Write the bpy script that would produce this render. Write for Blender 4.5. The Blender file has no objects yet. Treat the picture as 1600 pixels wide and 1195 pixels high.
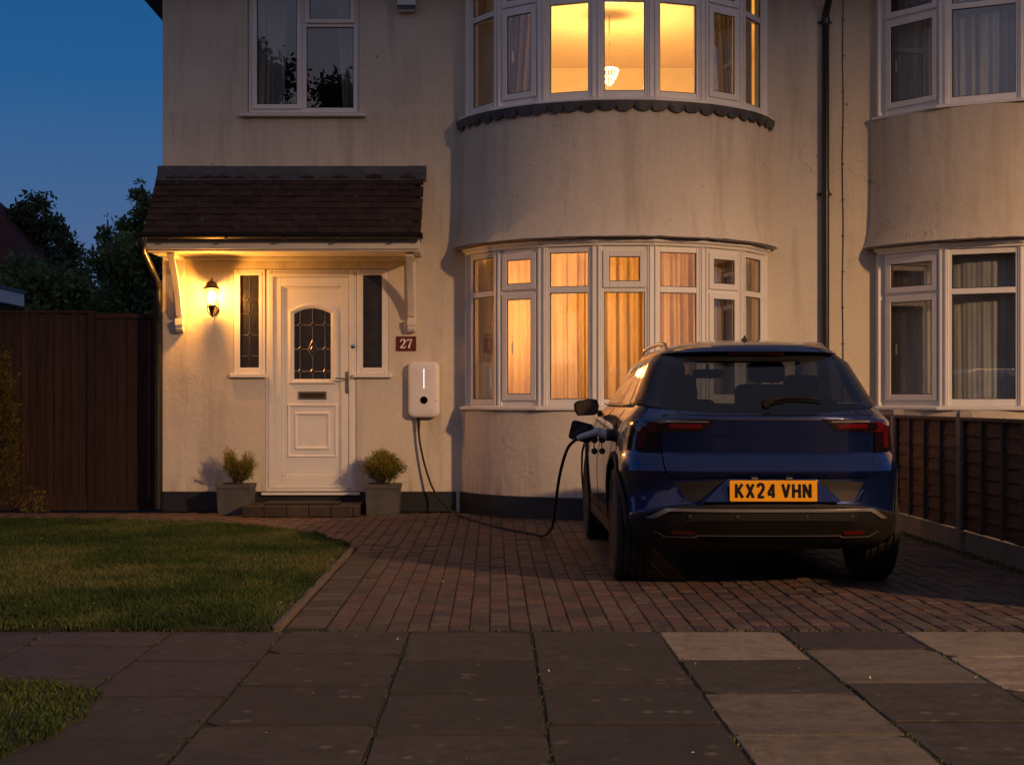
import bpy, bmesh, math, random
import numpy as np
from mathutils import Vector, Matrix
random.seed(7)
rng = np.random.default_rng(7)
S = bpy.context.scene
C = S.collection
R = math.radians
PI = math.pi

# ------------------------------------------------------------------ camera
cam_d = bpy.data.cameras.new('camera')
cam = bpy.data.objects.new('camera', cam_d); C.objects.link(cam)
cam.location = (0, 0, 1.12); cam.rotation_euler = (R(90), 0, 0)
cam_d.sensor_width = 36.0; cam_d.lens = 54.0
cam_d.shift_x = 30 / 1600; cam_d.shift_y = 27.5 / 1600
cam_d.clip_start = 0.1; cam_d.clip_end = 2000
S.camera = cam

# ------------------------------------------------------------------ dusk sky
world = bpy.data.worlds.new('World'); S.world = world; world.use_nodes = True
wn = world.node_tree; wn.nodes.clear()
def wnode(t, **k):
    n = wn.nodes.new(t)
    for a, b in k.items(): setattr(n, a, b)
    return n
w_out = wnode('ShaderNodeOutputWorld'); w_bg = wnode('ShaderNodeBackground')
w_tc = wnode('ShaderNodeTexCoord'); w_sep = wnode('ShaderNodeSeparateXYZ')
w_up = wnode('ShaderNodeValToRGB'); w_glow = wnode('ShaderNodeValToRGB'); w_mix = wnode('ShaderNodeMix', data_type='RGBA')
w_dir = wnode('ShaderNodeMapRange')
wn.links.new(w_tc.outputs['Generated'], w_sep.inputs[0])
wn.links.new(w_sep.outputs['Z'], w_up.inputs[0]); wn.links.new(w_sep.outputs['Z'], w_glow.inputs[0])
def setramp(r, stops):
    e = r.color_ramp.elements
    while len(e) > 1: e.remove(e[-1])
    e[0].position = stops[0][0]; e[0].color = (*stops[0][1], 1)
    for p, c in stops[1:]:
        x = e.new(p); x.color = (*c, 1)
# away from the afterglow (the side the camera looks to) and towards it (behind the camera)
setramp(w_up, [(0.0, (.078, .108, .190)), (.10, (.050, .097, .205)), (.20, (.014, .078, .205)), (.30, (.006, .062, .190)), (.60, (.045, .065, .135)), (1.0, (.108, .103, .138))])
setramp(w_glow, [(0.0, (.330, .220, .200)), (.12, (.250, .200, .225)), (.25, (.165, .163, .230)), (.60, (.130, .126, .172)), (1.0, (.108, .103, .138))])
w_dir.inputs['From Min'].default_value = 0.35; w_dir.inputs['From Max'].default_value = -0.9
w_dir.interpolation_type = 'SMOOTHSTEP'
wn.links.new(w_sep.outputs['Y'], w_dir.inputs['Value'])
wn.links.new(w_dir.outputs[0], w_mix.inputs['Factor'])
wn.links.new(w_up.outputs[0], w_mix.inputs[6]); wn.links.new(w_glow.outputs[0], w_mix.inputs[7])
wn.links.new(w_mix.outputs[2], w_bg.inputs[0]); w_bg.inputs[1].default_value = 1.0
wn.links.new(w_bg.outputs[0], w_out.inputs[0])

S.view_settings.view_transform = 'Standard'; S.view_settings.look = 'None'
S.view_settings.exposure = 0.45; S.view_settings.gamma = 1.0; S.view_settings.use_curve_mapping = False
S.render.engine = 'CYCLES'
S.cycles.use_denoising = True
S.cycles.max_bounces = 10; S.cycles.transparent_max_bounces = 24
S.cycles.diffuse_bounces = 4; S.cycles.glossy_bounces = 4
S.cycles.sample_clamp_indirect = 4.0
S.cycles.caustics_reflective = False; S.cycles.caustics_refractive = False

# ------------------------------------------------------------------ materials
MATS = {}
class NT:
    def __init__(s, name):
        s.m = bpy.data.materials.new(name); s.m.use_nodes = True
        s.t = s.m.node_tree; s.t.nodes.clear()
        s.out = s.n('ShaderNodeOutputMaterial')
    def n(s, t, **k):
        x = s.t.nodes.new(t)
        for a, b in k.items(): setattr(x, a, b)
        return x
    def l(s, a, b): s.t.links.new(a, b)
    def co(s, scale=(1, 1, 1), kind='Object'):
        tc = s.n('ShaderNodeTexCoord') if kind != 'World' else s.n('ShaderNodeNewGeometry')
        mp = s.n('ShaderNodeMapping'); mp.inputs['Scale'].default_value = scale
        s.l(tc.outputs['Position' if kind == 'World' else kind], mp.inputs[0]); return mp.outputs[0]
    def noise(s, vec, scale=5, detail=6, rough=.6, out='Fac'):
        x = s.n('ShaderNodeTexNoise'); x.inputs['Scale'].default_value = scale
        x.inputs['Detail'].default_value = detail; x.inputs['Roughness'].default_value = rough
        s.l(vec, x.inputs['Vector']); return x.outputs[out]
    def ramp(s, fac, stops):
        x = s.n('ShaderNodeValToRGB'); setramp(x, stops); s.l(fac, x.inputs[0]); return x.outputs[0]
    def mix(s, f, a, b, mode='MIX'):
        x = s.n('ShaderNodeMix', data_type='RGBA', blend_type=mode)
        for i, v in ((0, f), (6, a), (7, b)):
            if hasattr(v, 'links') or isinstance(v, bpy.types.NodeSocket): s.l(v, x.inputs[i])
            else: x.inputs[i].default_value = v if i == 0 else (*v, 1)
        return x.outputs[2]
    def bump(s, h, strength=.3, dist=.01, normal=None):
        x = s.n('ShaderNodeBump'); x.inputs['Strength'].default_value = strength; x.inputs['Distance'].default_value = dist
        s.l(h, x.inputs['Height'])
        if normal: s.l(normal, x.inputs['Normal'])
        return x.outputs[0]
    def pbsdf(s, col=None, rough=.6, metal=0, normal=None, coat=0, spec=.5, sheen=0):
        p = s.n('ShaderNodeBsdfPrincipled')
        if col is not None:
            if isinstance(col, bpy.types.NodeSocket): s.l(col, p.inputs['Base Color'])
            else: p.inputs['Base Color'].default_value = (*col, 1)
        if isinstance(rough, bpy.types.NodeSocket): s.l(rough, p.inputs['Roughness'])
        else: p.inputs['Roughness'].default_value = rough
        p.inputs['Metallic'].default_value = metal
        p.inputs['Specular IOR Level'].default_value = spec
        if coat: p.inputs['Coat Weight'].default_value = coat; p.inputs['Coat Roughness'].default_value = .03
        if normal: s.l(normal, p.inputs['Normal'])
        return p
    def done(s, shader):
        s.l(shader.outputs[0] if hasattr(shader, 'outputs') else shader, s.out.inputs[0]); return s.m

def m_plain(name, col, rough=.5, metal=0, coat=0, var=.12, bump=0, bscale=40, spec=.5):
    k = NT(name); v = k.co()
    n = k.noise(v, 6, 5)
    c0 = tuple(c * (1 - var) for c in col); c1 = tuple(min(1, c * (1 + var)) for c in col)
    c = k.ramp(n, [(.3, c0), (.7, c1)])
    nm = k.bump(k.noise(v, bscale, 3), bump, .005) if bump else None
    rr = k.n('ShaderNodeMapRange'); k.l(k.noise(v, 14, 4), rr.inputs[0]); rr.inputs[3].default_value = max(0, rough - .07); rr.inputs[4].default_value = rough + .08
    MATS[name] = k.done(k.pbsdf(c, rr.outputs[0], metal, nm, coat, spec)); return MATS[name]

def m_render(name, base, dirt):
    k = NT(name); v = k.co(kind='World')
    big = k.noise(v, .9, 5, .55)
    streak = k.noise(k.co((3.2, 3.2, .33), 'World'), 1.6, 6, .62)
    fine = k.noise(v, 22, 5, .7)
    c = k.mix(k.ramp(big, [(.35, (0, 0, 0)), (.72, (1, 1, 1))]), base, tuple(x * .86 for x in base))
    c = k.mix(k.ramp(streak, [(.52, (0, 0, 0)), (.74, (.75, .75, .75))]), c, dirt)
    c = k.mix(k.ramp(fine, [(.3, (0, 0, 0)), (.7, (.28, .28, .28))]), c, tuple(x * .72 for x in base))
    spots = k.n('ShaderNodeTexVoronoi'); k.l(v, spots.inputs['Vector']); spots.inputs['Scale'].default_value = 3.1
    sp = k.ramp(spots.outputs['Distance'], [(.0, (1, 1, 1)), (.034, (1, 1, 1)), (.05, (0, 0, 0))])
    pick = k.ramp(k.noise(v, 2.3, 2), [(.50, (0, 0, 0)), (.54, (.7, .7, .7))])
    c = k.mix(k.mix(1.0, sp, pick, 'MULTIPLY'), c, (.10, .08, .06))
    sz = k.n('ShaderNodeSeparateXYZ'); k.l(v, sz.inputs[0])
    strk = k.ramp(k.noise(k.co((9, 9, .5), 'World'), 1.4, 5, .6), [(.48, (0, 0, 0)), (.72, (1, 1, 1))])
    for stops, st in (([(.0, (0, 0, 0)), (.56, (0, 0, 0)), (.795, (.5, .5, .5)), (.80, (0, 0, 0))], dirt), ([(.0, (0, 0, 0)), (.04, (1, 1, 1)), (.085, (.0, .0, .0))], tuple(x * .8 for x in dirt))):
        mz = k.n('ShaderNodeMapRange'); mz.inputs[2].default_value = 5.0; k.l(sz.outputs['Z'], mz.inputs[0])
        c = k.mix(k.mix(1.0, k.ramp(mz.outputs[0], stops), strk, 'MULTIPLY'), c, st)
    wob = k.n('ShaderNodeVectorMath', operation='ADD'); k.l(v, wob.inputs[0]); nzc = k.n('ShaderNodeTexNoise'); nzc.inputs['Scale'].default_value = 2.2; nzc.inputs['Detail'].default_value = 6; k.l(v, nzc.inputs['Vector']); k.l(nzc.outputs['Color'], wob.inputs[1])
    cr = k.n('ShaderNodeTexVoronoi', feature='DISTANCE_TO_EDGE'); cr.inputs['Scale'].default_value = .75; k.l(wob.outputs[0], cr.inputs['Vector'])
    line = k.ramp(cr.outputs['Distance'], [(.0, (.75, .75, .75)), (.0035, (.0, .0, .0))]); pres = k.ramp(k.noise(v, 1.1, 3), [(.52, (0, 0, 0)), (.60, (1, 1, 1))])
    c = k.mix(k.mix(1.0, line, pres, 'MULTIPLY'), c, tuple(x * .45 for x in dirt))
    vo = k.n('ShaderNodeTexVoronoi'); k.l(v, vo.inputs['Vector']); vo.inputs['Scale'].default_value = 75
    nm = k.bump(vo.outputs['Distance'], .55, .006)
    wear = k.n('ShaderNodeMapRange'); k.l(k.noise(v, 1.1, 4, .6), wear.inputs[0]); wear.inputs[1].default_value = .38; wear.inputs[2].default_value = .62; wear.inputs[3].default_value = .06; wear.inputs[4].default_value = .55
    k.l(wear.outputs[0], nm.node.inputs['Strength'])
    nm = k.bump(k.noise(v, 38, 5, .65), .6, .009, nm); k.l(wear.outputs[0], nm.node.inputs['Strength'])
    nm = k.bump(k.noise(v, 3.2, 3), .5, .03, nm)
    MATS[name] = k.done(k.pbsdf(c, .88, 0, nm, spec=.25)); return MATS[name]

def m_glass(name, tint=(.93, .95, .95), rough=.0, wav=0, refl=1.0, ior=1.5):
    k = NT(name)
    tr = k.n('ShaderNodeBsdfTransparent'); tr.inputs[0].default_value = (*tint, 1)
    gl = k.n('ShaderNodeBsdfGlossy'); gl.inputs['Roughness'].default_value = rough; gl.inputs[0].default_value = (refl, refl, refl, 1)
    fr = k.n('ShaderNodeFresnel')
    ge = k.n('ShaderNodeNewGeometry'); mr = k.n('ShaderNodeMapRange'); mr.inputs[3].default_value = ior; mr.inputs[4].default_value = 1 / ior
    k.l(ge.outputs['Backfacing'], mr.inputs[0]); k.l(mr.outputs[0], fr.inputs[0])     # a thin sheet reflects alike from both sides
    if wav:
        nm = k.bump(k.noise(k.co(kind='World'), 2.2, 2), wav, .02); k.l(nm, gl.inputs['Normal'])
    mx = k.n('ShaderNodeMixShader'); k.l(fr.outputs[0], mx.inputs[0]); k.l(tr.outputs[0], mx.inputs[1]); k.l(gl.outputs[0], mx.inputs[2])
    MATS[name] = k.done(mx); return MATS[name]

def m_emit(name, col, st):
    k = NT(name); e = k.n('ShaderNodeEmission'); e.inputs[0].default_value = (*col, 1); e.inputs[1].default_value = st
    MATS[name] = k.done(e); return MATS[name]

def m_cloth(name, col, transp=.25, transl=.5, lace=False):
    k = NT(name)
    v = k.co(kind='World')
    d = k.n('ShaderNodeBsdfDiffuse'); d.inputs[0].default_value = (*col, 1)
    t = k.n('ShaderNodeBsdfTranslucent'); t.inputs[0].default_value = (*col, 1)
    weave = k.ramp(k.noise(k.co((10, 10, .6), 'World'), 1.5, 4), [(.3, tuple(c * .75 for c in col)), (.7, col)])
    blot = k.ramp(k.noise(k.co((3.5, 3.5, .8), 'World'), 1.3, 4, .65), [(.34, (.42, .36, .34)), (.62, (1, 1, 1))])
    weave = k.mix(.45, weave, blot, 'MULTIPLY')
    k.l(weave, t.inputs[0]); k.l(weave, d.inputs[0])
    a = k.n('ShaderNodeMixShader'); a.inputs[0].default_value = transl; k.l(d.outputs[0], a.inputs[1]); k.l(t.outputs[0], a.inputs[2])
    tr = k.n('ShaderNodeBsdfTransparent')
    b = k.n('ShaderNodeMixShader'); k.l(a.outputs[0], b.inputs[1]); k.l(tr.outputs[0], b.inputs[2])
    if lace:
        vo = k.n('ShaderNodeTexVoronoi', feature='DISTANCE_TO_EDGE'); vo.inputs['Scale'].default_value = 13
        wv = k.n('ShaderNodeMapping'); k.l(k.n('ShaderNodeNewGeometry').outputs['Position'], wv.inputs[0]); wv.inputs['Scale'].default_value = (1, 1, .7)
        ad = k.n('ShaderNodeVectorMath', operation='ADD'); k.l(wv.outputs[0], ad.inputs[0])
        nz = k.n('ShaderNodeTexNoise'); nz.inputs['Scale'].default_value = 5; k.l(wv.outputs[0], nz.inputs['Vector']); k.l(nz.outputs['Color'], ad.inputs[1])
        k.l(ad.outputs[0], vo.inputs['Vector'])
        l1 = k.ramp(vo.outputs['Distance'], [(.0, (.12, .12, .12)), (.05, (.12, .12, .12)), (.09, (transp, transp, transp))])
        reg = k.ramp(k.noise(v, 3.5, 2), [(.48, (0, 0, 0)), (.56, (1, 1, 1))])
        f = k.mix(reg, (transp, transp, transp), l1)
        k.l(f, b.inputs[0])
    else:
        b.inputs[0].default_value = transp
    MATS[name] = k.done(b); return MATS[name]

def m_wood(name, col, dark, axis='Z', rough=.8):
    k = NT(name)
    sc = {'Z': (14, 14, .9), 'Y': (14, .9, 14), 'X': (.9, 14, 14)}[axis]
    v = k.co(sc, 'World'); g = k.noise(v, 2.2, 8, .65)
    c = k.ramp(g, [(.3, dark), (.55, col), (.8, tuple(x * 1.35 for x in col))])
    oi = k.n('ShaderNodeObjectInfo')
    c = k.mix(k.ramp(oi.outputs['Random'], [(0, (0, 0, 0)), (1, (.5, .5, .5))]), c, dark)
    kn = k.n('ShaderNodeTexVoronoi'); k.l(k.co({'Z': (5, 5, 1.6), 'Y': (5, 1.6, 5), 'X': (1.6, 5, 5)}[axis], 'World'), kn.inputs['Vector']); kn.inputs['Scale'].default_value = 1.0
    c = k.mix(k.ramp(kn.outputs['Distance'], [(.05, (.8, .8, .8)), (.12, (0, 0, 0))]), c, tuple(x * .4 for x in dark))
    nm = k.bump(g, .5, .006)
    MATS[name] = k.done(k.pbsdf(c, rough, 0, nm, spec=.3)); return MATS[name]

def m_speck(name, c1, c2, c3, scale=20, rough=.85, bump=.4, spot=None, moss=None, rnd=.35):
    k = NT(name); v = k.co(kind='World')
    a = k.noise(v, scale, 8, .7); b = k.noise(v, 1.7, 4)
    c = k.ramp(a, [(.28, c1), (.5, c2), (.75, c3)])
    c = k.mix(k.ramp(b, [(.35, (0, 0, 0)), (.7, (.6, .6, .6))]), c, c1)
    c = k.mix(k.ramp(k.noise(v, 7, 5, .7), [(.45, (0, 0, 0)), (.68, (.75, .75, .75))]), c, tuple(x * .55 for x in c1))
    c = k.mix(k.ramp(k.noise(v, 160, 2), [(.60, (0, 0, 0)), (.72, (.6, .6, .6))]), c, tuple(min(1, x * 1.7) for x in c3))
    oi = k.n('ShaderNodeObjectInfo')
    c = k.mix(k.ramp(oi.outputs['Random'], [(0, (0, 0, 0)), (1, (rnd, rnd, rnd))]), c, tuple(x * .5 for x in c1))
    if spot:
        vo = k.n('ShaderNodeTexVoronoi'); k.l(v, vo.inputs['Vector']); vo.inputs['Scale'].default_value = 9
        s1 = k.ramp(vo.outputs['Distance'], [(.08, (.5, .5, .5)), (.26, (0, 0, 0))])
        s2 = k.ramp(k.noise(v, 5, 3), [(.50, (0, 0, 0)), (.58, (1, 1, 1))])
        c = k.mix(k.mix(1.0, s1, s2, 'MULTIPLY'), c, spot)
    if moss:
        c = k.mix(k.ramp(k.noise(v, 2.6, 6, .7), [(.58, (0, 0, 0)), (.72, (.7, .7, .7))]), c, moss)
    nm = k.bump(a, bump, .004); nm = k.bump(k.noise(v, 90, 3), bump * .6, .002, nm)
    MATS[name] = k.done(k.pbsdf(c, rough, 0, nm, spec=.35)); return MATS[name]

m_render('render_cream', (.655, .595, .505), (.37, .315, .26))
m_render('render_yellow', (.64, .56, .44), (.41, .34, .26))
m_plain('upvc', (.74, .72, .69), .34, var=.05)
m_plain('upvc_shade', (.66, .64, .60), .4, var=.06)
m_plain('white_wood', (.68, .64, .58), .5, var=.1, bump=.15)
m_plain('gloss_black', (.012, .012, .014), .3, var=.3)
m_plain('gutter_black', (.014, .014, .016), .32, var=.3)
m_plain('plinth_paint', (.010, .012, .018), .5, var=.35, bump=.3)
m_plain('lead', (.075, .075, .085), .5, .25, var=.35, bump=.3, bscale=12)
m_plain('grey_metal', (.33, .31, .29), .35, .85, var=.1)
m_plain('chrome', (.75, .73, .70), .15, 1.0, var=.05)
m_plain('bronze', (.060, .042, .022), .45, .6, var=.3, bump=.2)
m_plain('rubber', (.012, .012, .013), .75, var=.3, bump=.15)
m_plain('black_plastic', (.016, .016, .018), .5, var=.2, bump=.1, bscale=200)
m_plain('cladding', (.011, .010, .010), .6, var=.1, bump=.12, bscale=260, spec=.3)
m_plain('maroon', (.115, .018, .018), .35, var=.1)
m_plain('sign_white', (.75, .72, .70), .4, var=.03)
m_plain('charger_white', (.72, .70, .71), .32, var=.03)
m_plain('charger_dark', (.02, .022, .026), .25, var=.1)
m_plain('connector_grey', (.50, .50, .54), .4, var=.05)
m_plain('plate_yellow', (.80, .36, .004), .35, var=.03)
m_plain('plate_black', (.005, .005, .005), .6, spec=.15)
m_plain('planter_grey', (.075, .07, .068), .75, var=.25, bump=.3)
m_plain('soil', (.018, .013, .009), .95, bump=.8, var=.4)
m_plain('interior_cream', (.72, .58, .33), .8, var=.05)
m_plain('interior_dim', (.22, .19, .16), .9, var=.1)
m_plain('interior_floor', (.20, .12, .07), .7, var=.2)
m_plain('mat_fibre', (.02, .02, .02), .95, bump=.8, bscale=150)
m_plain('seat_fabric', (.035, .036, .042), .8, var=.1)
m_plain('headliner', (.06, .06, .06), .9)
m_plain('silver_trim', (.34, .33, .32), .35, .7, var=.06)
m_plain('rail_metal', (.45, .45, .46), .3, .85, var=.05)
m_plain('asphalt', (.045, .045, .047), .9, bump=.6, bscale=120)
m_plain('alarm_white', (.68, .68, .68), .4)
m_plain('alarm_blue', (.008, .012, .05), .2)
m_plain('concrete', (.23, .20, .175), .85, var=.2, bump=.5, bscale=60)
m_plain('grey_sash', (.12, .12, .13), .5)
m_speck('roof_tile', (.030, .017, .014), (.050, .027, .022), (.070, .042, .036), 14, .85, .6, spot=(.11, .10, .09), rnd=.75)
m_speck('far_roof', (.040, .014, .014), (.055, .02, .02), (.07, .03, .03), 3, .9, .3)
m_speck('paver_red', (0.074, 0.042, 0.034), (0.133, 0.078, 0.062), (0.203, 0.133, 0.103), 30, .75, .4)
m_speck('paver_brown', (0.064, 0.049, 0.041), (0.117, 0.087, 0.070), (0.177, 0.144, 0.113), 30, .75, .4)
m_speck('paver_plum', (0.044, 0.032, 0.033), (0.086, 0.059, 0.058), (0.139, 0.101, 0.095), 30, .75, .4)
m_speck('paver_grey', (0.046, 0.037, 0.029), (0.081, 0.066, 0.053), (0.128, 0.107, 0.087), 30, .8, .4)
m_speck('joint_sand', (.022, .016, .012), (.034, .026, .020), (.052, .042, .03), 30, .95, .6, moss=(.012, .018, .006))
m_speck('slab_brown', (0.034, 0.030, 0.025), (0.058, 0.050, 0.042), (0.092, 0.078, 0.065), 26, .8, .5, spot=(.20, .18, .165), moss=(.035, .035, .018), rnd=.7)
m_speck('slab_plum', (0.034, 0.027, 0.028), (0.055, 0.045, 0.047), (0.084, 0.070, 0.072), 26, .8, .5, spot=(.16, .145, .14))
m_speck('slab_light', (0.160, 0.138, 0.103), (0.241, 0.208, 0.163), (0.360, 0.316, 0.253), 22, .8, .4, spot=(.12, .10, .08))
m_speck('slab_mid', (0.096, 0.082, 0.066), (0.149, 0.127, 0.102), (0.217, 0.188, 0.157), 22, .8, .4, spot=(.08, .07, .06))
m_speck('earth', (.012, .010, .007), (.020, .016, .011), (.035, .028, .02), 12, .95, .7, moss=(.010, .016, .005))
m_speck('turf', (.020, .022, .008), (.034, .036, .012), (.055, .048, .020), 12, .95, .7)
m_speck('step_brick', (0.049, 0.033, 0.023), (0.068, 0.046, 0.033), (0.088, 0.062, 0.046), 18, .8, .4, rnd=.5)
m_speck('garage_brick', (.10, .075, .055), (.14, .10, .075), (.18, .14, .10), 14, .85, .4)
m_wood('fence_dark', (.036, .016, .013), (.013, .0065, .0055))
m_plain('mirror', (.42, .44, .48), .04, 1.0, var=.02)
m_wood('fence_brown', (.150, .078, .050), (.070, .036, .024), 'Y')
m_wood('fence_batten', (.135, .088, .066), (.060, .040, .030), 'Z')
m_glass('pane_glass', wav=.025, ior=1.8)
m_glass('lantern_glass', (.97, .95, .90))
m_glass('car_glass_rear', (.17, .19, .21), refl=1.0, ior=1.6)
m_glass('car_glass_side', (.20, .21, .22))
m_glass('car_glass_front', (.80, .84, .83))
m_cloth('net_lit', (.88, .76, .60), .16, .55)
m_plain('edging_concrete', (.115, .085, .065), .85, var=.3, bump=.6, bscale=50)
m_cloth('net_dim', (.52, .46, .38), .30, .35)
m_cloth('net_lace', (.82, .80, .76), .20, .2, lace=True)
m_cloth('drape', (.50, .42, .34), .0, .02)
m_cloth('drape_grey', (.70, .69, .68), .0, .2)
m_emit('bulb_glow', (1, .80, .42), 55)
m_emit('chandelier_glow', (1, .72, .34), 3.2)
m_emit('shade_glow', (1, .45, .20), .9)
m_emit('led_strip', (1, .94, .93), .95)

def m_obscure():
    k = NT('obscure_glass'); v = k.co(kind='World')
    vo = k.n('ShaderNodeTexVoronoi'); k.l(v, vo.inputs['Vector']); vo.inputs['Scale'].default_value = 170
    nm = k.bump(vo.outputs['Distance'], .5, .004); nm = k.bump(k.noise(v, 120, 2), .3, .003, nm)
    c = k.ramp(k.noise(v, 9, 4), [(.3, (.018, .016, .015)), (.7, (.032, .028, .026))])
    MATS['obscure_glass'] = k.done(k.pbsdf(c, .16, 0, nm, spec=.6))
m_obscure()
def m_paint():
    k = NT('car_paint'); v = k.co()
    fl = k.noise(v, 900, 2)
    nm = k.bump(fl, .05, .001)
    p = k.pbsdf((.005, .016, .088), .27, .6, nm, coat=1.0)
    MATS['car_paint'] = k.done(p)
m_paint()
def m_lens():
    for nm, c, r in (('lamp_smoke', (.010, .004, .005), .08), ('lamp_red', (.10, .003, .005), .12), ('reflector_red', (.16, .006, .006), .3)):
        k = NT(nm); v = k.co(kind='World')
        w = k.n('ShaderNodeTexWave'); k.l(v, w.inputs['Vector']); w.inputs['Scale'].default_value = 40
        MATS[nm] = k.done(k.pbsdf(c, r, 0, k.bump(w.outputs['Fac'], .15, .002), coat=1.0))
m_lens()
def m_leaf(name, a, b, c):
    k = NT(name)
    at = k.n('ShaderNodeAttribute'); at.attribute_name = 'tone'
    col = k.ramp(at.outputs['Fac'], [(0, a), (.5, b), (1, c)])
    p = k.pbsdf(col, .6, spec=.25)
    t = k.n('ShaderNodeBsdfTranslucent'); k.l(col, t.inputs[0])
    mx = k.n('ShaderNodeMixShader'); mx.inputs[0].default_value = .3; k.l(p.outputs[0], mx.inputs[1]); k.l(t.outputs[0], mx.inputs[2])
    MATS[name] = k.done(mx)
m_leaf('leaf_dark', (0.046, 0.084, 0.037), (0.114, 0.16, 0.06), (0.208, 0.236, 0.084))
m_leaf('leaf_pine', (0.03, 0.054, 0.03), (0.06, 0.092, 0.046), (0.114, 0.144, 0.068))
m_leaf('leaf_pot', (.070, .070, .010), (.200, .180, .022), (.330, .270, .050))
m_leaf('leaf_shrub', (.035, .035, .006), (.080, .070, .012), (.130, .105, .020))
m_leaf('blade', (.030, .058, .012), (.072, .108, .022), (.175, .170, .056))
m_plain('bark', (.045, .032, .022), .9, bump=.8, bscale=20, var=.4)
m_plain('petal', (.55, .48, .40), .7)

# ------------------------------------------------------------------ mesh helpers
def link(o, parent=None):
    C.objects.link(o)
    if parent is not None: o.parent = parent
    return o
def tag(o, label=None, cat=None, group=None, kind=None):
    if label: o['label'] = label
    if cat: o['category'] = cat
    if group: o['group'] = group
    if kind: o['kind'] = kind
    return o
def empty(name, loc, label=None, cat=None, group=None, rz=0, parent=None):
    o = bpy.data.objects.new(name, None); o.location = loc; o.rotation_euler = (0, 0, rz); o.empty_display_size = .2
    link(o, parent); return tag(o, label, cat, group)

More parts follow.
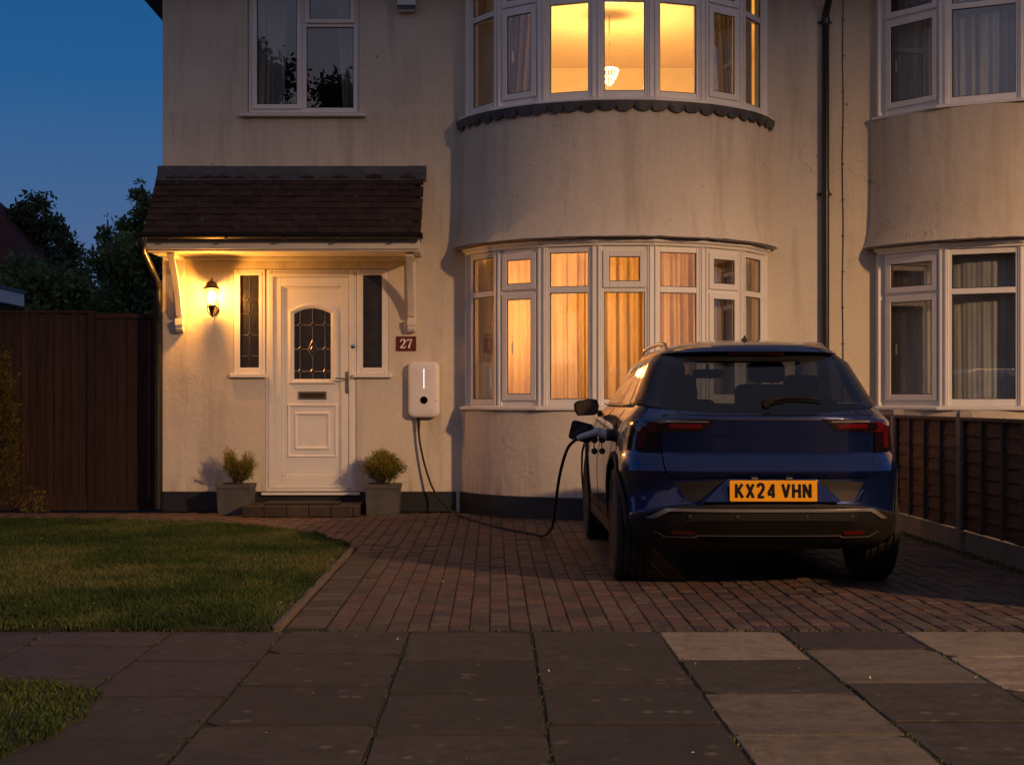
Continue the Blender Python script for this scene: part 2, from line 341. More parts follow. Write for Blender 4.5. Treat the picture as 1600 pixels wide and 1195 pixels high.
class MB:
    def __init__(s): s.v = []; s.f = []; s.mi = []; s.sm = []
    def add(s, vs, fs, mi=0, smooth=False):
        o = len(s.v); s.v += [tuple(v) for v in vs]
        for f in fs: s.f.append([i + o for i in f]); s.mi.append(mi); s.sm.append(smooth)
        return s
    def box(s, x0, x1, y0, y1, z0, z1, mi=0, rot=None):
        vs = [Vector((x, y, z)) for x in (x0, x1) for y in (y0, y1) for z in (z0, z1)]
        if rot is not None: vs = [rot @ v for v in vs]
        s.add(vs, [(0, 1, 3, 2), (4, 6, 7, 5), (0, 4, 5, 1), (2, 3, 7, 6), (0, 2, 6, 4), (1, 5, 7, 3)], mi); return s
    def prism(s, poly, a, b, axis='Y', mi=0):
        n = len(poly)
        def P(p, t): return {'Y': (p[0], t, p[1]), 'X': (t, p[0], p[1]), 'Z': (p[0], p[1], t)}[axis]
        vs = [P(p, a) for p in poly] + [P(p, b) for p in poly]
        fs = [list(range(n)), list(range(2 * n - 1, n - 1, -1))] + [(i, (i + 1) % n, n + (i + 1) % n, n + i) for i in range(n)]
        return s.add(vs, fs, mi)
    def tube(s, pts, r, n=10, mi=0, cap=True, smooth=True):
        pts = [Vector(p) for p in pts]; m = len(pts)
        rr = r if isinstance(r, (list, tuple)) else [r] * m
        up = None; vs = []
        for i, p in enumerate(pts):
            d = (pts[min(i + 1, m - 1)] - pts[max(i - 1, 0)]).normalized()
            if up is None: up = d.orthogonal().normalized()
            up = (up - d * up.dot(d)).normalized(); sd = d.cross(up)
            for k in range(n):
                a = 2 * PI * k / n; vs.append(p + (up * math.cos(a) + sd * math.sin(a)) * rr[i])
        fs = [(i * n + k, i * n + (k + 1) % n, (i + 1) * n + (k + 1) % n, (i + 1) * n + k) for i in range(m - 1) for k in range(n)]
        s.add(vs, fs, mi, smooth)
        if cap:
            o = len(s.v) - len(vs)
            s.f.append([o + k for k in range(n)][::-1]); s.mi.append(mi); s.sm.append(False)
            s.f.append([o + (m - 1) * n + k for k in range(n)]); s.mi.append(mi); s.sm.append(False)
        return s
    def lathe(s, prof, n=24, axis='Z', c=(0, 0, 0), mi=0, smooth=True, phase=0):
        vs = []; m = len(prof)
        for r, h in prof:
            for k in range(n):
                a = 2 * PI * k / n + phase; x, y = r * math.cos(a), r * math.sin(a)
                v = {'Z': (x, y, h), 'X': (h, x, y), 'Y': (x, h, y)}[axis]
                vs.append((v[0] + c[0], v[1] + c[1], v[2] + c[2]))
        fs = [(i * n + k, i * n + (k + 1) % n, (i + 1) * n + (k + 1) % n, (i + 1) * n + k) for i in range(m - 1) for k in range(n)]
        s.add(vs, fs, mi, smooth); o = len(s.v) - len(vs)
        for base, rv in ((0, True), ((m - 1) * n, False)):
            l = [o + base + k for k in range(n)]
            s.f.append(l[::-1] if rv else l); s.mi.append(mi); s.sm.append(False)
        return s
    def arc(s, prof, cx, cy, a0, a1, n, mi=0, smooth=True, closed=True):
        """sweep a closed (r,z) profile round the bay centre; angle 0 looks to -Y"""
        m = len(prof); vs = []
        for i in range(n + 1):
            a = a0 + (a1 - a0) * i / n
            for r, z in prof: vs.append((cx + r * math.sin(a), cy - r * math.cos(a), z))
        fs = []
        for i in range(n):
            for k in range(m if closed else m - 1):
                fs.append((i * m + k, i * m + (k + 1) % m, (i + 1) * m + (k + 1) % m, (i + 1) * m + k))
        s.add(vs, fs, mi, smooth)
        if closed:
            o = len(s.v) - len(vs)
            s.f.append([o + k for k in range(m)]); s.mi.append(mi); s.sm.append(False)
            s.f.append([o + n * m + k for k in range(m)][::-1]); s.mi.append(mi); s.sm.append(False)
        return s
    def mesh(s, name, mats):
        me = bpy.data.meshes.new(name); me.from_pydata(s.v, [], s.f)
        for m in mats: me.materials.append(MATS[m] if isinstance(m, str) else m)
        me.polygons.foreach_set('material_index', s.mi); me.polygons.foreach_set('use_smooth', s.sm)
        bm = bmesh.new(); bm.from_mesh(me); bmesh.ops.recalc_face_normals(bm, faces=bm.faces)
        if any(s.sm):
            for e in bm.edges:
                if len(e.link_faces) == 2 and e.calc_face_angle(0) > R(38): e.smooth = False
        bm.to_mesh(me); bm.free(); me.update(); return me
    def build(s, name, mats, parent=None, bevel=0, seg=2, loc=None, rot=None):
        if isinstance(mats, str): mats = [mats]
        o = bpy.data.objects.new(name, s.mesh(name, mats)); link(o, parent)
        if loc is not None: o.location = loc
        if rot is not None: o.rotation_euler = rot
        if bevel: add_bevel(o, bevel, seg)
        return o
def add_bevel(o, w, seg=2, ang=40):
    b = o.modifiers.new('bevel', 'BEVEL'); b.width = w; b.segments = seg; b.limit_method = 'ANGLE'; b.angle_limit = R(ang); b.use_clamp_overlap = True
    return o
def dup(o, parent=None, loc=None, rot=None):
    c = o.copy(); C.objects.link(c)
    if parent is not None: c.parent = parent
    if loc is not None: c.location = loc
    if rot is not None: c.rotation_euler = rot
    return c
def stroke(mb, pts, y, d=-.001, mi=0):
    """flat ribbon in the XZ plane through (x,z,halfwidth), mitred; a thin solid"""
    n = len(pts); L = []; Rr = []
    for i, (x, z, w) in enumerate(pts):
        x0, z0, _ = pts[max(i - 1, 0)]; x1, z1, _ = pts[min(i + 1, n - 1)]
        t = Vector((x1 - x0, z1 - z0)).normalized(); nx, nz = -t.y, t.x
        k = 1.0
        if 0 < i < n - 1:
            a = Vector((x - x0, z - z0)).normalized(); k = 1 / max(.5, abs(a.dot(t)))
        L.append((x + nx * w * k, z + nz * w * k)); Rr.append((x - nx * w * k, z - nz * w * k))
    vs = []
    for yy in (y, y + d):
        vs += [(a[0], yy, a[1]) for a in L] + [(a[0], yy, a[1]) for a in Rr]
    fs = []
    for i in range(n - 1):
        fs.append((i, i + 1, n + i + 1, n + i)); fs.append((2 * n + i, 3 * n + i, 3 * n + i + 1, 2 * n + i + 1))
        fs.append((i, 2 * n + i, 2 * n + i + 1, i + 1)); fs.append((n + i, n + i + 1, 3 * n + i + 1, 3 * n + i))
    fs.append((0, n, 3 * n, 2 * n)); fs.append((n - 1, 3 * n - 1, 4 * n - 1, 2 * n - 1))
    mb.add(vs, fs, mi)
def np_mesh(name, V, F, mat, tone=None, nper=4):
    """fast mesh from arrays; every face has nper corners"""
    me = bpy.data.meshes.new(name)
    nv, nf = len(V), len(F)
    me.vertices.add(nv); me.vertices.foreach_set('co', V.astype(np.float32).ravel())
    me.loops.add(nf * nper); me.loops.foreach_set('vertex_index', F.astype(np.int32).ravel())
    me.polygons.add(nf); me.polygons.foreach_set('loop_start', np.arange(0, nf * nper, nper, dtype=np.int32))
    try: me.polygons.foreach_set('loop_total', np.full(nf, nper, dtype=np.int32))
    except Exception: pass
    me.materials.append(MATS[mat])
    if tone is not None:
        a = me.attributes.new('tone', 'FLOAT', 'POINT'); a.data.foreach_set('value', tone.astype(np.float32))
    me.update(calc_edges=True); return me
def leaf_quads(P, size, tone, flat=0.0, asp=.5, grow=None):
    n = len(P)
    d = rng.normal(size=(n, 3)); 
    if grow is not None: d = d * .45 + grow
    d /= np.linalg.norm(d, axis=1)[:, None] + 1e-9
    e = rng.normal(size=(n, 3)); e -= d * (e * d).sum(1)[:, None]; e /= np.linalg.norm(e, axis=1)[:, None] + 1e-9
    s = (size * rng.uniform(.6, 1.4, n))[:, None]
    V = np.stack([P, P + d * s * .5 + e * s * asp * .5, P + d * s, P + d * s * .5 - e * s * asp * .5], 1).reshape(-1, 3)
    F = np.arange(n * 4).reshape(n, 4)
    return V, F, np.repeat(tone, 4)
# ------------------------------------------------------------------ the ground and its paving
WALL = 15.4            # front face of the house wall
def stuffbox(name, x0, x1, y0, y1, z0, z1, mat, kind='structure', parent=None):
    o = MB().box(x0, x1, y0, y1, z0, z1).build(name, mat, parent); return tag(o, kind=kind)
ground = stuffbox('ground', -300, 300, -300, 400, -1.2, -.13, 'earth')
garden = stuffbox('garden_soil', -14, 14, 7.45, 15.9, -.125, -.035, 'earth')
road = stuffbox('road', -60, 60, -4.2, 2.5, -.126, -.116, 'asphalt')
kerb = empty('kerb', (0, 2.5, 0)); kerb['kind'] = 'structure'
kp = MB().box(-.455, .455, 0, .125, -.12, .004).mesh('kerb_stone', ['concrete'])
for i in range(14):
    o = bpy.data.objects.new('kerb_stone', kp); link(o, kerb); o.location = (-6 + i * .92, 0, 0)

pavement = tag(MB().box(-14, 14, 2.63, 7.46, -.11, -.006).build('pavement', 'joint_sand'), kind='structure')
def Yof(py): return 1.12 * 2400 / (py - 625)
cols_x = [-3.32, -2.73, -2.14, -1.55, -1.006, -.403, .184, .80, 1.39, 1.98, 2.57, 3.17, 3.77]
rows_px = {0: [1003, 1050], 1: [1034, 1090], 2: [1008, 1058], 3: [1031, 1087], 4: [1020, 1070.5, 1133], 5: [1030, 1083, 1146], 6: [1068, 1130],
           7: [1029.6, 1083, 1148], 8: [1014, 1066, 1126], 9: [1025, 1078, 1141], 10: [1012, 1060, 1120], 11: [1030, 1084]}
mat_of = {(7, 0): 'slab_light', (7, 2): 'slab_mid', (7, 3): 'slab_mid', (8, 0): 'slab_plum', (8, 1): 'slab_mid', (9, 0): 'slab_light', (9, 1): 'slab_light',
          (3, 0): 'slab_plum', (2, 0): 'slab_plum', (2, 1): 'slab_plum', (1, 0): 'slab_plum', (3, 1): 'slab_plum'}
for c in range(12):
    ys = [7.46] + [Yof(p) for p in rows_px[c]]
    while ys[-1] > 3.2: ys.append(ys[-1] - .72)
    for r in range(len(ys) - 1):
        x0, x1, y1, y0 = cols_x[c] + .006, cols_x[c + 1] - .007, ys[r] - .015, ys[r + 1] + .015
        if c < 2 and y0 < 5.75: continue
        cx, cy = (x0 + x1) / 2, (y0 + y1) / 2
        hx, hy = (x1 - x0) / 2, (y1 - y0) / 2
        m = mat_of.get((c, r), 'slab_brown')
        mb = MB()
        # slightly worn outline: eight-sided edge with a chipped corner now and then
        k = [(-hx, -hy), (hx, -hy), (hx, hy), (-hx, hy)]
        poly = []
        for i, (px, py) in enumerate(k):
            ch = random.uniform(.006, .02) if random.random() < .75 else random.uniform(.03, .06)
            sx, sy = (1 if px < 0 else -1), (1 if py < 0 else -1)
            a, b = (px + sx * ch, py), (px, py + sy * ch)
            poly += ([b, a] if i in (0, 2) else [a, b])
            nx, ny = k[(i + 1) % 4]
            for t in (.3, .62):
                jx, jy = random.uniform(-.004, .004), random.uniform(-.004, .004)
                poly.append((px + (nx - px) * t + jx, py + (ny - py) * t + jy))
        mb.prism(poly, -.07, 0, 'Z')
        o = mb.build('paving_slab', m, pavement, bevel=.004, seg=1, loc=(cx, cy, random.uniform(-.003, .002)))
        o.rotation_euler = (random.uniform(-.0035, .0035), random.uniform(-.003, .003), random.uniform(-.006, .006))

# drive: concrete-sand bed with block paviours laid in stretcher courses running away from the street
drive = tag(MB().prism([(-1.03, 7.47), (3.47, 7.47), (3.47, 15.39), (-9, 15.39), (-9, 14.0), (-3.0, 13.8), (-2.1, 13.4), (-1.4, 12.6), (-1.03, 11.6)], -.12, -.006, 'Z').build('driveway', 'joint_sand'), kind='structure')
def lawn_back(x):      # back edge of the lawn, Y as a function of X
    pts = [(-12, 14.55), (-4.6, 14.45), (-2.74, 14.05), (-2.1, 13.65), (-1.44, 12.75), (-1.07, 11.75), (-1.0, 7.4), (9, 7.4)]
    for (a, b), (c, d) in zip(pts, pts[1:]):
        if a <= x <= c: return b + (d - b) * (x - a) / (c - a)
    return 7.4
spots = []
def on_drive(x, y): return x < 3.47 and y < 15.33 and (x > -.985 or y > lawn_back(x) + .02)
for j in range(37):     # soldier band beside the kerb
    y = 7.63 + j * .1057
    if y < 11.55: spots.append((-.925, y, PI / 2, 'paver_grey' if random.random() < .8 else 'paver_brown'))
for i in range(44):     # header row along the pavement
    x = -.77 + i * .1005
    if x < 3.42: spots.append((x, 7.575, 0, 'paver_grey' if random.random() < .6 and x < .9 else random.choice(['paver_brown', 'paver_plum'])))
ncol = 0
x = -.77
for i in range(-84, 43):
    x = -.77 + i * .1005
    off = .10 if i % 2 else 0
    for j in range(40):
        y = 7.782 + off + j * .2015
        if i < 0 and (x < -.83) and y < 11.6: continue
        if y > 15.3 or not on_drive(x, y): continue
        if i < 0 and x > -1.03 and y < 11.6: continue
        m = random.choices(['paver_red', 'paver_brown', 'paver_plum', 'paver_grey'], [5, 3.5, 2.5, .6])[0]
        spots.append((x, y, 0, m))
halves = [(-.77 + i * .1005, 7.733) for i in range(43) if i % 2] + [(-.8705, 11.555)]     # half bricks filling the staggered ends
random.seed(11)
spots.sort(key=lambda s: math.hypot(s[0], s[1]))
pm = {}
def paver_mb(mb, rot=None, loc=(0, 0, 0), mi=0):
    a, b, t, c = .0467, .0960, 0, .004
    vs = [(-a, -b, -.05), (a, -b, -.05), (a, b, -.05), (-a, b, -.05), (-a, -b, -c), (a, -b, -c), (a, b, -c), (-a, b, -c),
          (-a + c, -b + c, t), (a - c, -b + c, t), (a - c, b - c, t), (-a + c, b - c, t)]
    if rot is not None: vs = [(rot @ Vector(v)) + Vector(loc) for v in vs]
    mb.add(vs, [(0, 1, 5, 4), (1, 2, 6, 5), (2, 3, 7, 6), (3, 0, 4, 7), (4, 5, 9, 8), (5, 6, 10, 9), (6, 7, 11, 10), (7, 4, 8, 11), (8, 9, 10, 11)], mi)
for m in ('paver_red', 'paver_brown', 'paver_plum', 'paver_grey'):
    q = MB(); paver_mb(q); pm[m] = q.mesh('paver', [m])
in_view = lambda x, y: -780 * y / 2400 - .1 < x < 840 * y / 2400 + .1 and not (.95 < x < 2.3 and 9.3 < y < 12)
nn = 0; rest = MB(); pmats = list(pm)
for x, y, a, m in spots:
    rx, ry, rz = random.uniform(-.012, .012), random.uniform(-.008, .008), a + random.uniform(-.012, .012)
    z = random.uniform(-.004, .0015)
    if nn < 296 and in_view(x, y):
        o = bpy.data.objects.new('paver', pm[m]); link(o, drive); o.location = (x, y, z); o.rotation_euler = (rx, ry, rz); nn += 1
    else:
        M = Matrix.Rotation(rz, 4, 'Z') @ Matrix.Rotation(ry, 4, 'Y') @ Matrix.Rotation(rx, 4, 'X')
        paver_mb(rest, M.to_3x3(), (x, y, z), pmats.index(m))
hm = []
for m in ('paver_red', 'paver_brown', 'paver_plum'):
    mb = MB(); a, b, t, c = .0462, .0460, 0, .004
    mb.add([(-a, -b, -.05), (a, -b, -.05), (a, b, -.05), (-a, b, -.05), (-a, -b, -c), (a, -b, -c), (a, b, -c), (-a, b, -c), (-a + c, -b + c, t), (a - c, -b + c, t), (a - c, b - c, t), (-a + c, b - c, t)],
           [(0, 1, 5, 4), (1, 2, 6, 5), (2, 3, 7, 6), (3, 0, 4, 7), (4, 5, 9, 8), (5, 6, 10, 9), (6, 7, 11, 10), (7, 4, 8, 11), (8, 9, 10, 11)]); hm.append(mb.mesh('half_paver', [m]))
for x, y in halves:
    o = bpy.data.objects.new('half_paver', random.choice(hm)); link(o, drive); o.location = (x, y, random.uniform(-.003, .001)); o.rotation_euler = (random.uniform(-.01, .01), random.uniform(-.01, .01), random.uniform(-.01, .01))
o = rest.build('paver_field', pmats, drive); o['kind'] = 'stuff'

# lawn with its edging kerb
lawn_poly = [(-12, 7.47), (-1.09, 7.47), (-1.09, 11.7), (-1.46, 12.72), (-2.12, 13.6), (-2.76, 14.0), (-4.6, 14.4), (-12, 14.5)]
lawn = tag(MB().prism(lawn_poly, -.12, .012, 'Z').build('lawn', 'turf'), kind='structure')
edging = empty('lawn_edging', (-1.06, 7.5, 0)); edging['kind'] = 'structure'
yy = 7.52
for i in range(5):
    L = .80
    o = MB().box(-.024, .024, .004, L - .004, -.1, .020).build('edging_stone', 'edging_concrete', edging, bevel=.010, loc=(random.uniform(-.008, .008), yy - 7.5, random.uniform(-.006, .004)))
    o.rotation_euler = (random.uniform(-.006, .006), random.uniform(-.04, .04), random.uniform(-.012, .012)); yy += L + .01
verge_poly = [(-12, 3), (-1.7, 3), (-1.60, 4.4), (-1.50, 5.0), (-1.44, 5.4), (-1.50, 5.85), (-1.80, 6.05), (-12, 6.15)]
verge = tag(MB().prism(verge_poly, -.02, .010, 'Z').build('verge', 'turf'), kind='structure')

def inside(poly, X, Y):
    c = np.zeros(len(X), bool); n = len(poly)
    for i in range(n):
        x0, y0 = poly[i]; x1, y1 = poly[(i + 1) % n]
        m = ((y0 > Y) != (y1 > Y)) & (X < (x1 - x0) * (Y - y0) / (y1 - y0 + 1e-12) + x0); c ^= m
    return c
def vnoise(X, Y, s):
    gx = rng.random((128, 128)); x = X * s + 500.3; y = Y * s + 500.7
    xi = np.floor(x).astype(int); yi = np.floor(y).astype(int); fx = x - xi; fy = y - yi
    fx = fx * fx * (3 - 2 * fx); fy = fy * fy * (3 - 2 * fy)
    g = lambda a, b: gx[a % 128, b % 128]
    return (g(xi, yi) * (1 - fx) + g(xi + 1, yi) * fx) * (1 - fy) + (g(xi, yi + 1) * (1 - fx) + g(xi + 1, yi + 1) * fx) * fy
def grass(name, poly, n, hmin, hmax, jag=.04):
    xs = [p[0] for p in poly]; ys = [p[1] for p in poly]
    y0, y1 = min(ys), max(ys)
    X = rng.uniform(-6.0, max(xs) + jag, n); Y = rng.uniform(y0 - jag, y1 + jag, n)
    ew = (vnoise(X, Y, 9) - .5) * 2 * jag; ev = (vnoise(X, Y, 7) - .5) * 2 * jag
    m = inside(poly, X + ew, Y + ev) & (X > -Y * .345 - .3); X, Y = X[m], Y[m]
    dens = vnoise(X, Y, 2.2) * .6 + vnoise(X, Y, 6) * .4
    m = rng.random(len(X)) < np.clip(.35 + dens, 0, 1); X, Y, dens = X[m], Y[m], dens[m]
    k = len(X); a = rng.uniform(0, 2 * PI, k); b = rng.uniform(0, 2 * PI, k)
    clump = vnoise(X, Y, 14)
    h = rng.uniform(hmin, hmax, k) * (.55 + .9 * clump); w = rng.uniform(.0022, .0042, k); lean = h * rng.uniform(.2, 1.1, k)
    cx, sx = np.cos(a) * w, np.sin(a) * w; lx, ly = np.cos(b) * lean, np.sin(b) * lean
    Z = np.full(k, .006)
    p0 = np.stack([X - cx, Y - sx, Z], 1); p1 = np.stack([X + cx, Y + sx, Z], 1)
    p2 = np.stack([X + cx * .7 + lx * .4, Y + sx * .7 + ly * .4, Z + h * .6], 1); p3 = np.stack([X - cx * .7 + lx * .4, Y - sx * .7 + ly * .4, Z + h * .6], 1)
    p4 = np.stack([X + lx, Y + ly, Z + h], 1)
    V = np.stack([p0, p1, p2, p3, p4, p4 + np.array([.0006, 0, 0])], 1).reshape(-1, 3)
    i = np.arange(k) * 6
    F = np.concatenate([np.stack([i, i + 1, i + 2, i + 3], 1), np.stack([i + 3, i + 2, i + 5, i + 4], 1)])
    patch = vnoise(X, Y, 1.1) * .5 + vnoise(X, Y, 3.1) * .5
    tone = np.clip((patch - .5) * 1.5 + .42 + rng.normal(0, .14, k), 0, 1)
    me = np_mesh(name, V, F, 'blade', np.repeat(tone, 6)); return me
for nm, poly, n, a, b, par in (('lawn_grass', lawn_poly, 260000, .018, .042, None), ('verge_grass', verge_poly, 110000, .014, .032, None)):
    o = bpy.data.objects.new(nm, grass(nm, poly, n, a, b)); link(o)
    tag(o, 'short patchy green lawn grass inside the brick drive' if nm[0] == 'l' else 'ragged grass verge breaking into the pavement', 'grass', kind='stuff')
# petals, bits of leaf and grit
n = 240
X = rng.uniform(-4, 4.2, n); Y = rng.uniform(3.8, 15, n)
m = ~((X > .7) & (X < 2.6) & (Y > 8.7)); X, Y = X[m], Y[m]
lw = inside(lawn_poly, X, Y)
P = np.stack([X, Y, np.where(lw, .035, .003)], 1)
V, F, T = leaf_quads(P, .012, rng.random(len(P)))
V[:, 2] = np.clip(V[:, 2], .0035, .06)
link(tag(bpy.data.objects.new('fallen_petals', np_mesh('fallen_petals', V, F, 'petal', None)), 'pale petals and crumbs scattered over lawn and paving', 'litter', kind='stuff'))
n = 2600       # moss and weeds in the slab joints
P = []
for k in range(n):
    c = random.choice(cols_x[2:12]); y = random.uniform(4.0, 7.45)
    if vnoise(np.array([c * 3.0]), np.array([y * 1.0]), 1.6)[0] > .62 or random.random() < .05: P.append((c + random.gauss(0, .007), y, -.008))
for k in range(500): P.append((random.uniform(-4, 3.4), 7.465 + random.gauss(0, .008), -.006))
for k in range(1500):
    y = random.uniform(9.3, 15.2); P.append((3.44 + random.gauss(0, .03), y, -.004))
P = np.array(P); V, F, T = leaf_quads(P, .016, rng.uniform(0, .7, len(P)), grow=np.array([0, 0, .8]))
link(tag(bpy.data.objects.new('joint_moss', np_mesh('joint_moss', V, F, 'blade', T)), 'tiny weeds and moss growing in the paving joints', 'weeds', kind='stuff'))

# ------------------------------------------------------------------ the two houses
CY = 15.93                     # centre of the bay circles
LX, PX, RX = -3.31, 3.30, 9.9   # left corner, party line, right corner
G_SILL, G_HEAD, U_SILL, U_HEAD, EAVE = 1.055, 2.56, 3.935, 5.30, 5.37
def wall_mesh(x0, x1, holes):
    xs = sorted({x0, x1, *[h[0] for h in holes], *[h[1] for h in holes]}); zs = sorted({0.0, EAVE, *[h[2] for h in holes], *[h[3] for h in holes]})
    mb = MB(); T = .27; idx = {}
    def solid(i, j):
        if not (0 <= i < len(xs) - 1 and 0 <= j < len(zs) - 1): return False
        cx, cz = (xs[i] + xs[i + 1]) / 2, (zs[j] + zs[j + 1]) / 2
        return not any(h[0] < cx < h[1] and h[2] < cz < h[3] for h in holes)
    for i in range(len(xs) - 1):
        for j in range(len(zs) - 1):
            if not solid(i, j): continue
            a, b, c, d = xs[i], xs[i + 1], zs[j], zs[j + 1]
            mb.add([(a, WALL, c), (b, WALL, c), (b, WALL, d), (a, WALL, d)], [(0, 1, 2, 3)])
            mb.add([(a, WALL + T, c), (b, WALL + T, c), (b, WALL + T, d), (a, WALL + T, d)], [(3, 2, 1, 0)])
            if not solid(i - 1, j): mb.add([(a, WALL, c), (a, WALL + T, c), (a, WALL + T, d), (a, WALL, d)], [(0, 1, 2, 3)])
            if not solid(i + 1, j): mb.add([(b, WALL, c), (b, WALL + T, c), (b, WALL + T, d), (b, WALL, d)], [(3, 2, 1, 0)])
            if not solid(i, j - 1): mb.add([(a, WALL, c), (b, WALL, c), (b, WALL + T, c), (a, WALL + T, c)], [(0, 1, 2, 3)])
            if not solid(i, j + 1): mb.add([(a, WALL, d), (b, WALL, d), (b, WALL + T, d), (a, WALL + T, d)], [(3, 2, 1, 0)])
    return mb
house = empty('semi_detached_house', (0, WALL, 0), 'left half of the cream rendered semi with white front door and glowing bay windows', 'house')
neigh = empty('semi_detached_house', (6.6, WALL, 0), 'right half of the pair beyond the black drainpipe, unlit with lace curtains', 'house')
house.location = (0, 0, 0); neigh.location = (0, 0, 0)     # children are built in world coordinates
BAY1, BAY2 = 1.23, 5.34
# door set opening and upstairs window opening
DX0, DX1 = -2.28, -1.367
wall = wall_mesh(LX, PX - .001, [(BAY1 - 1.44, BAY1 + 1.44, .2, EAVE - .02), (-2.46, -1.34, 4.0, 5.31), (-2.60, -2.28, 1.36, 2.435), (-2.28, -1.367, .17, 2.435), (-1.367, -1.046, 1.36, 2.435)]).build('wall', 'render_cream', house)
wall2 = wall_mesh(PX + .001, RX, [(BAY2 - 1.44, BAY2 + 1.44, .2, EAVE - .02)]).build('wall', 'render_yellow', neigh)
MB().box(LX, LX + .27, WALL + .271, 22, 0, EAVE).box(LX + .271, PX, 21.8, 22, 0, EAVE).build('side_wall', 'render_cream', house)
MB().box(RX - .27, RX, WALL + .271, 22, 0, EAVE).box(PX + .001, RX - .271, 21.8, 22, 0, EAVE).build('side_wall', 'render_yellow', neigh)
MB().box(PX - .1, PX - .002, WALL + .272, 21.79, 0, EAVE).build('party_wall', 'interior_cream', house)
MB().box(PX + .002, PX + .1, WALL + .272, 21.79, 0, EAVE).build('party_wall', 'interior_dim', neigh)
# plinth strips stand 12 mm proud
def plinth(x0, x1, par):
    MB().box(x0, x1, WALL - .014, WALL + .01, 0, .205).build('plinth', 'plinth_paint', par, bevel=.006)
plinth(LX - .004, BAY1 - 1.60, house); plinth(BAY1 + 1.60, PX - .002, house)
plinth(PX + .002, BAY2 - 1.60, neigh)
# roof with a plain overhanging eave
for par, x0, x1 in ((house, LX, PX), (neigh, PX, RX)):
    lx, rx = (x0 - .35, x1) if par is house else (x0, x1 + .35)
    MB().box(lx, rx, WALL - .34, 22.35, EAVE + .002, EAVE + .03).build('soffit', 'white_wood' if par is neigh else 'grey_sash', par)
    MB().box(lx, rx, WALL - .365, WALL - .342, EAVE - .03, EAVE + .17).box(*((lx - .022, lx - .002) if par is house else (rx + .002, rx + .022)), WALL - .365, 22.35, EAVE - .03, EAVE + .17).build('fascia', 'grey_sash', par)
    zc = 8.4; ym = (WALL + 22) / 2
    hipx = x0 + 2.9 if par is house else x1 - 2.9
    A = [(lx - .03, WALL - .42, EAVE + .18), (rx, WALL - .42, EAVE + .18), (rx, 22.4, EAVE + .18), (lx - .03, 22.4, EAVE + .18)]
    if par is house: vs = A + [(hipx, ym, zc), (rx, ym, zc)]; fs = [(0, 1, 5, 4), (2, 3, 4, 5), (3, 0, 4), (1, 2, 5), (0, 3, 2, 1)]
    else: vs = A + [(lx, ym, zc), (hipx, ym, zc)]; fs = [(0, 1, 5, 4), (2, 3, 4, 5), (3, 0, 4), (1, 2, 5), (0, 3, 2, 1)]
    MB().add(vs, fs).build('roof', 'far_roof', par)
# inside: floors, ceilings and partitions of the front rooms
def rooms(par, bx, x0, x1, mat, fl):
    for z0, z1 in ((.02, .19), (2.625, 2.90), (5.315, 5.36)):
        mb = MB(); mb.box(x0, x1, WALL + .272, 21.78, z0, z1)
        mb.arc([(0.02, z0 + .002), (1.50, z0 + .002), (1.50, z1 - .002), (0.02, z1 - .002)], bx, CY, R(-66), R(66), 20, smooth=False)
        mb.build('floor' if z0 < 5 else 'ceiling', mat if z0 > 1 else fl, par)
rooms(house, BAY1, LX + .271, PX - .102, 'interior_cream', 'interior_floor')
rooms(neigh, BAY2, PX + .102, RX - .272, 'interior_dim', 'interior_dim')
MB().box(-.72, -.62, WALL + .273, 21.79, .192, 2.622).box(-.72, -.62, WALL + .273, 21.79, 2.902, 5.313).box(-.618, PX - .103, 19.4, 19.5, .192, 2.622).box(-.618, PX - .103, 19.4, 19.5, 2.902, 5.313).build('partition_wall', 'interior_cream', house)
MB().box(LX + .28, -.722, 17.6, 17.7, .192, 2.622).box(LX + .28, -.722, 18.4, 18.5, 2.902, 5.313).build('partition_wall', 'interior_dim', house)
MB().box(PX + .11, RX - .28, 18.6, 18.7, .192, 2.622).box(PX + .11, RX - .28, 18.6, 18.7, 2.902, 5.313).build('partition_wall', 'interior_dim', neigh)

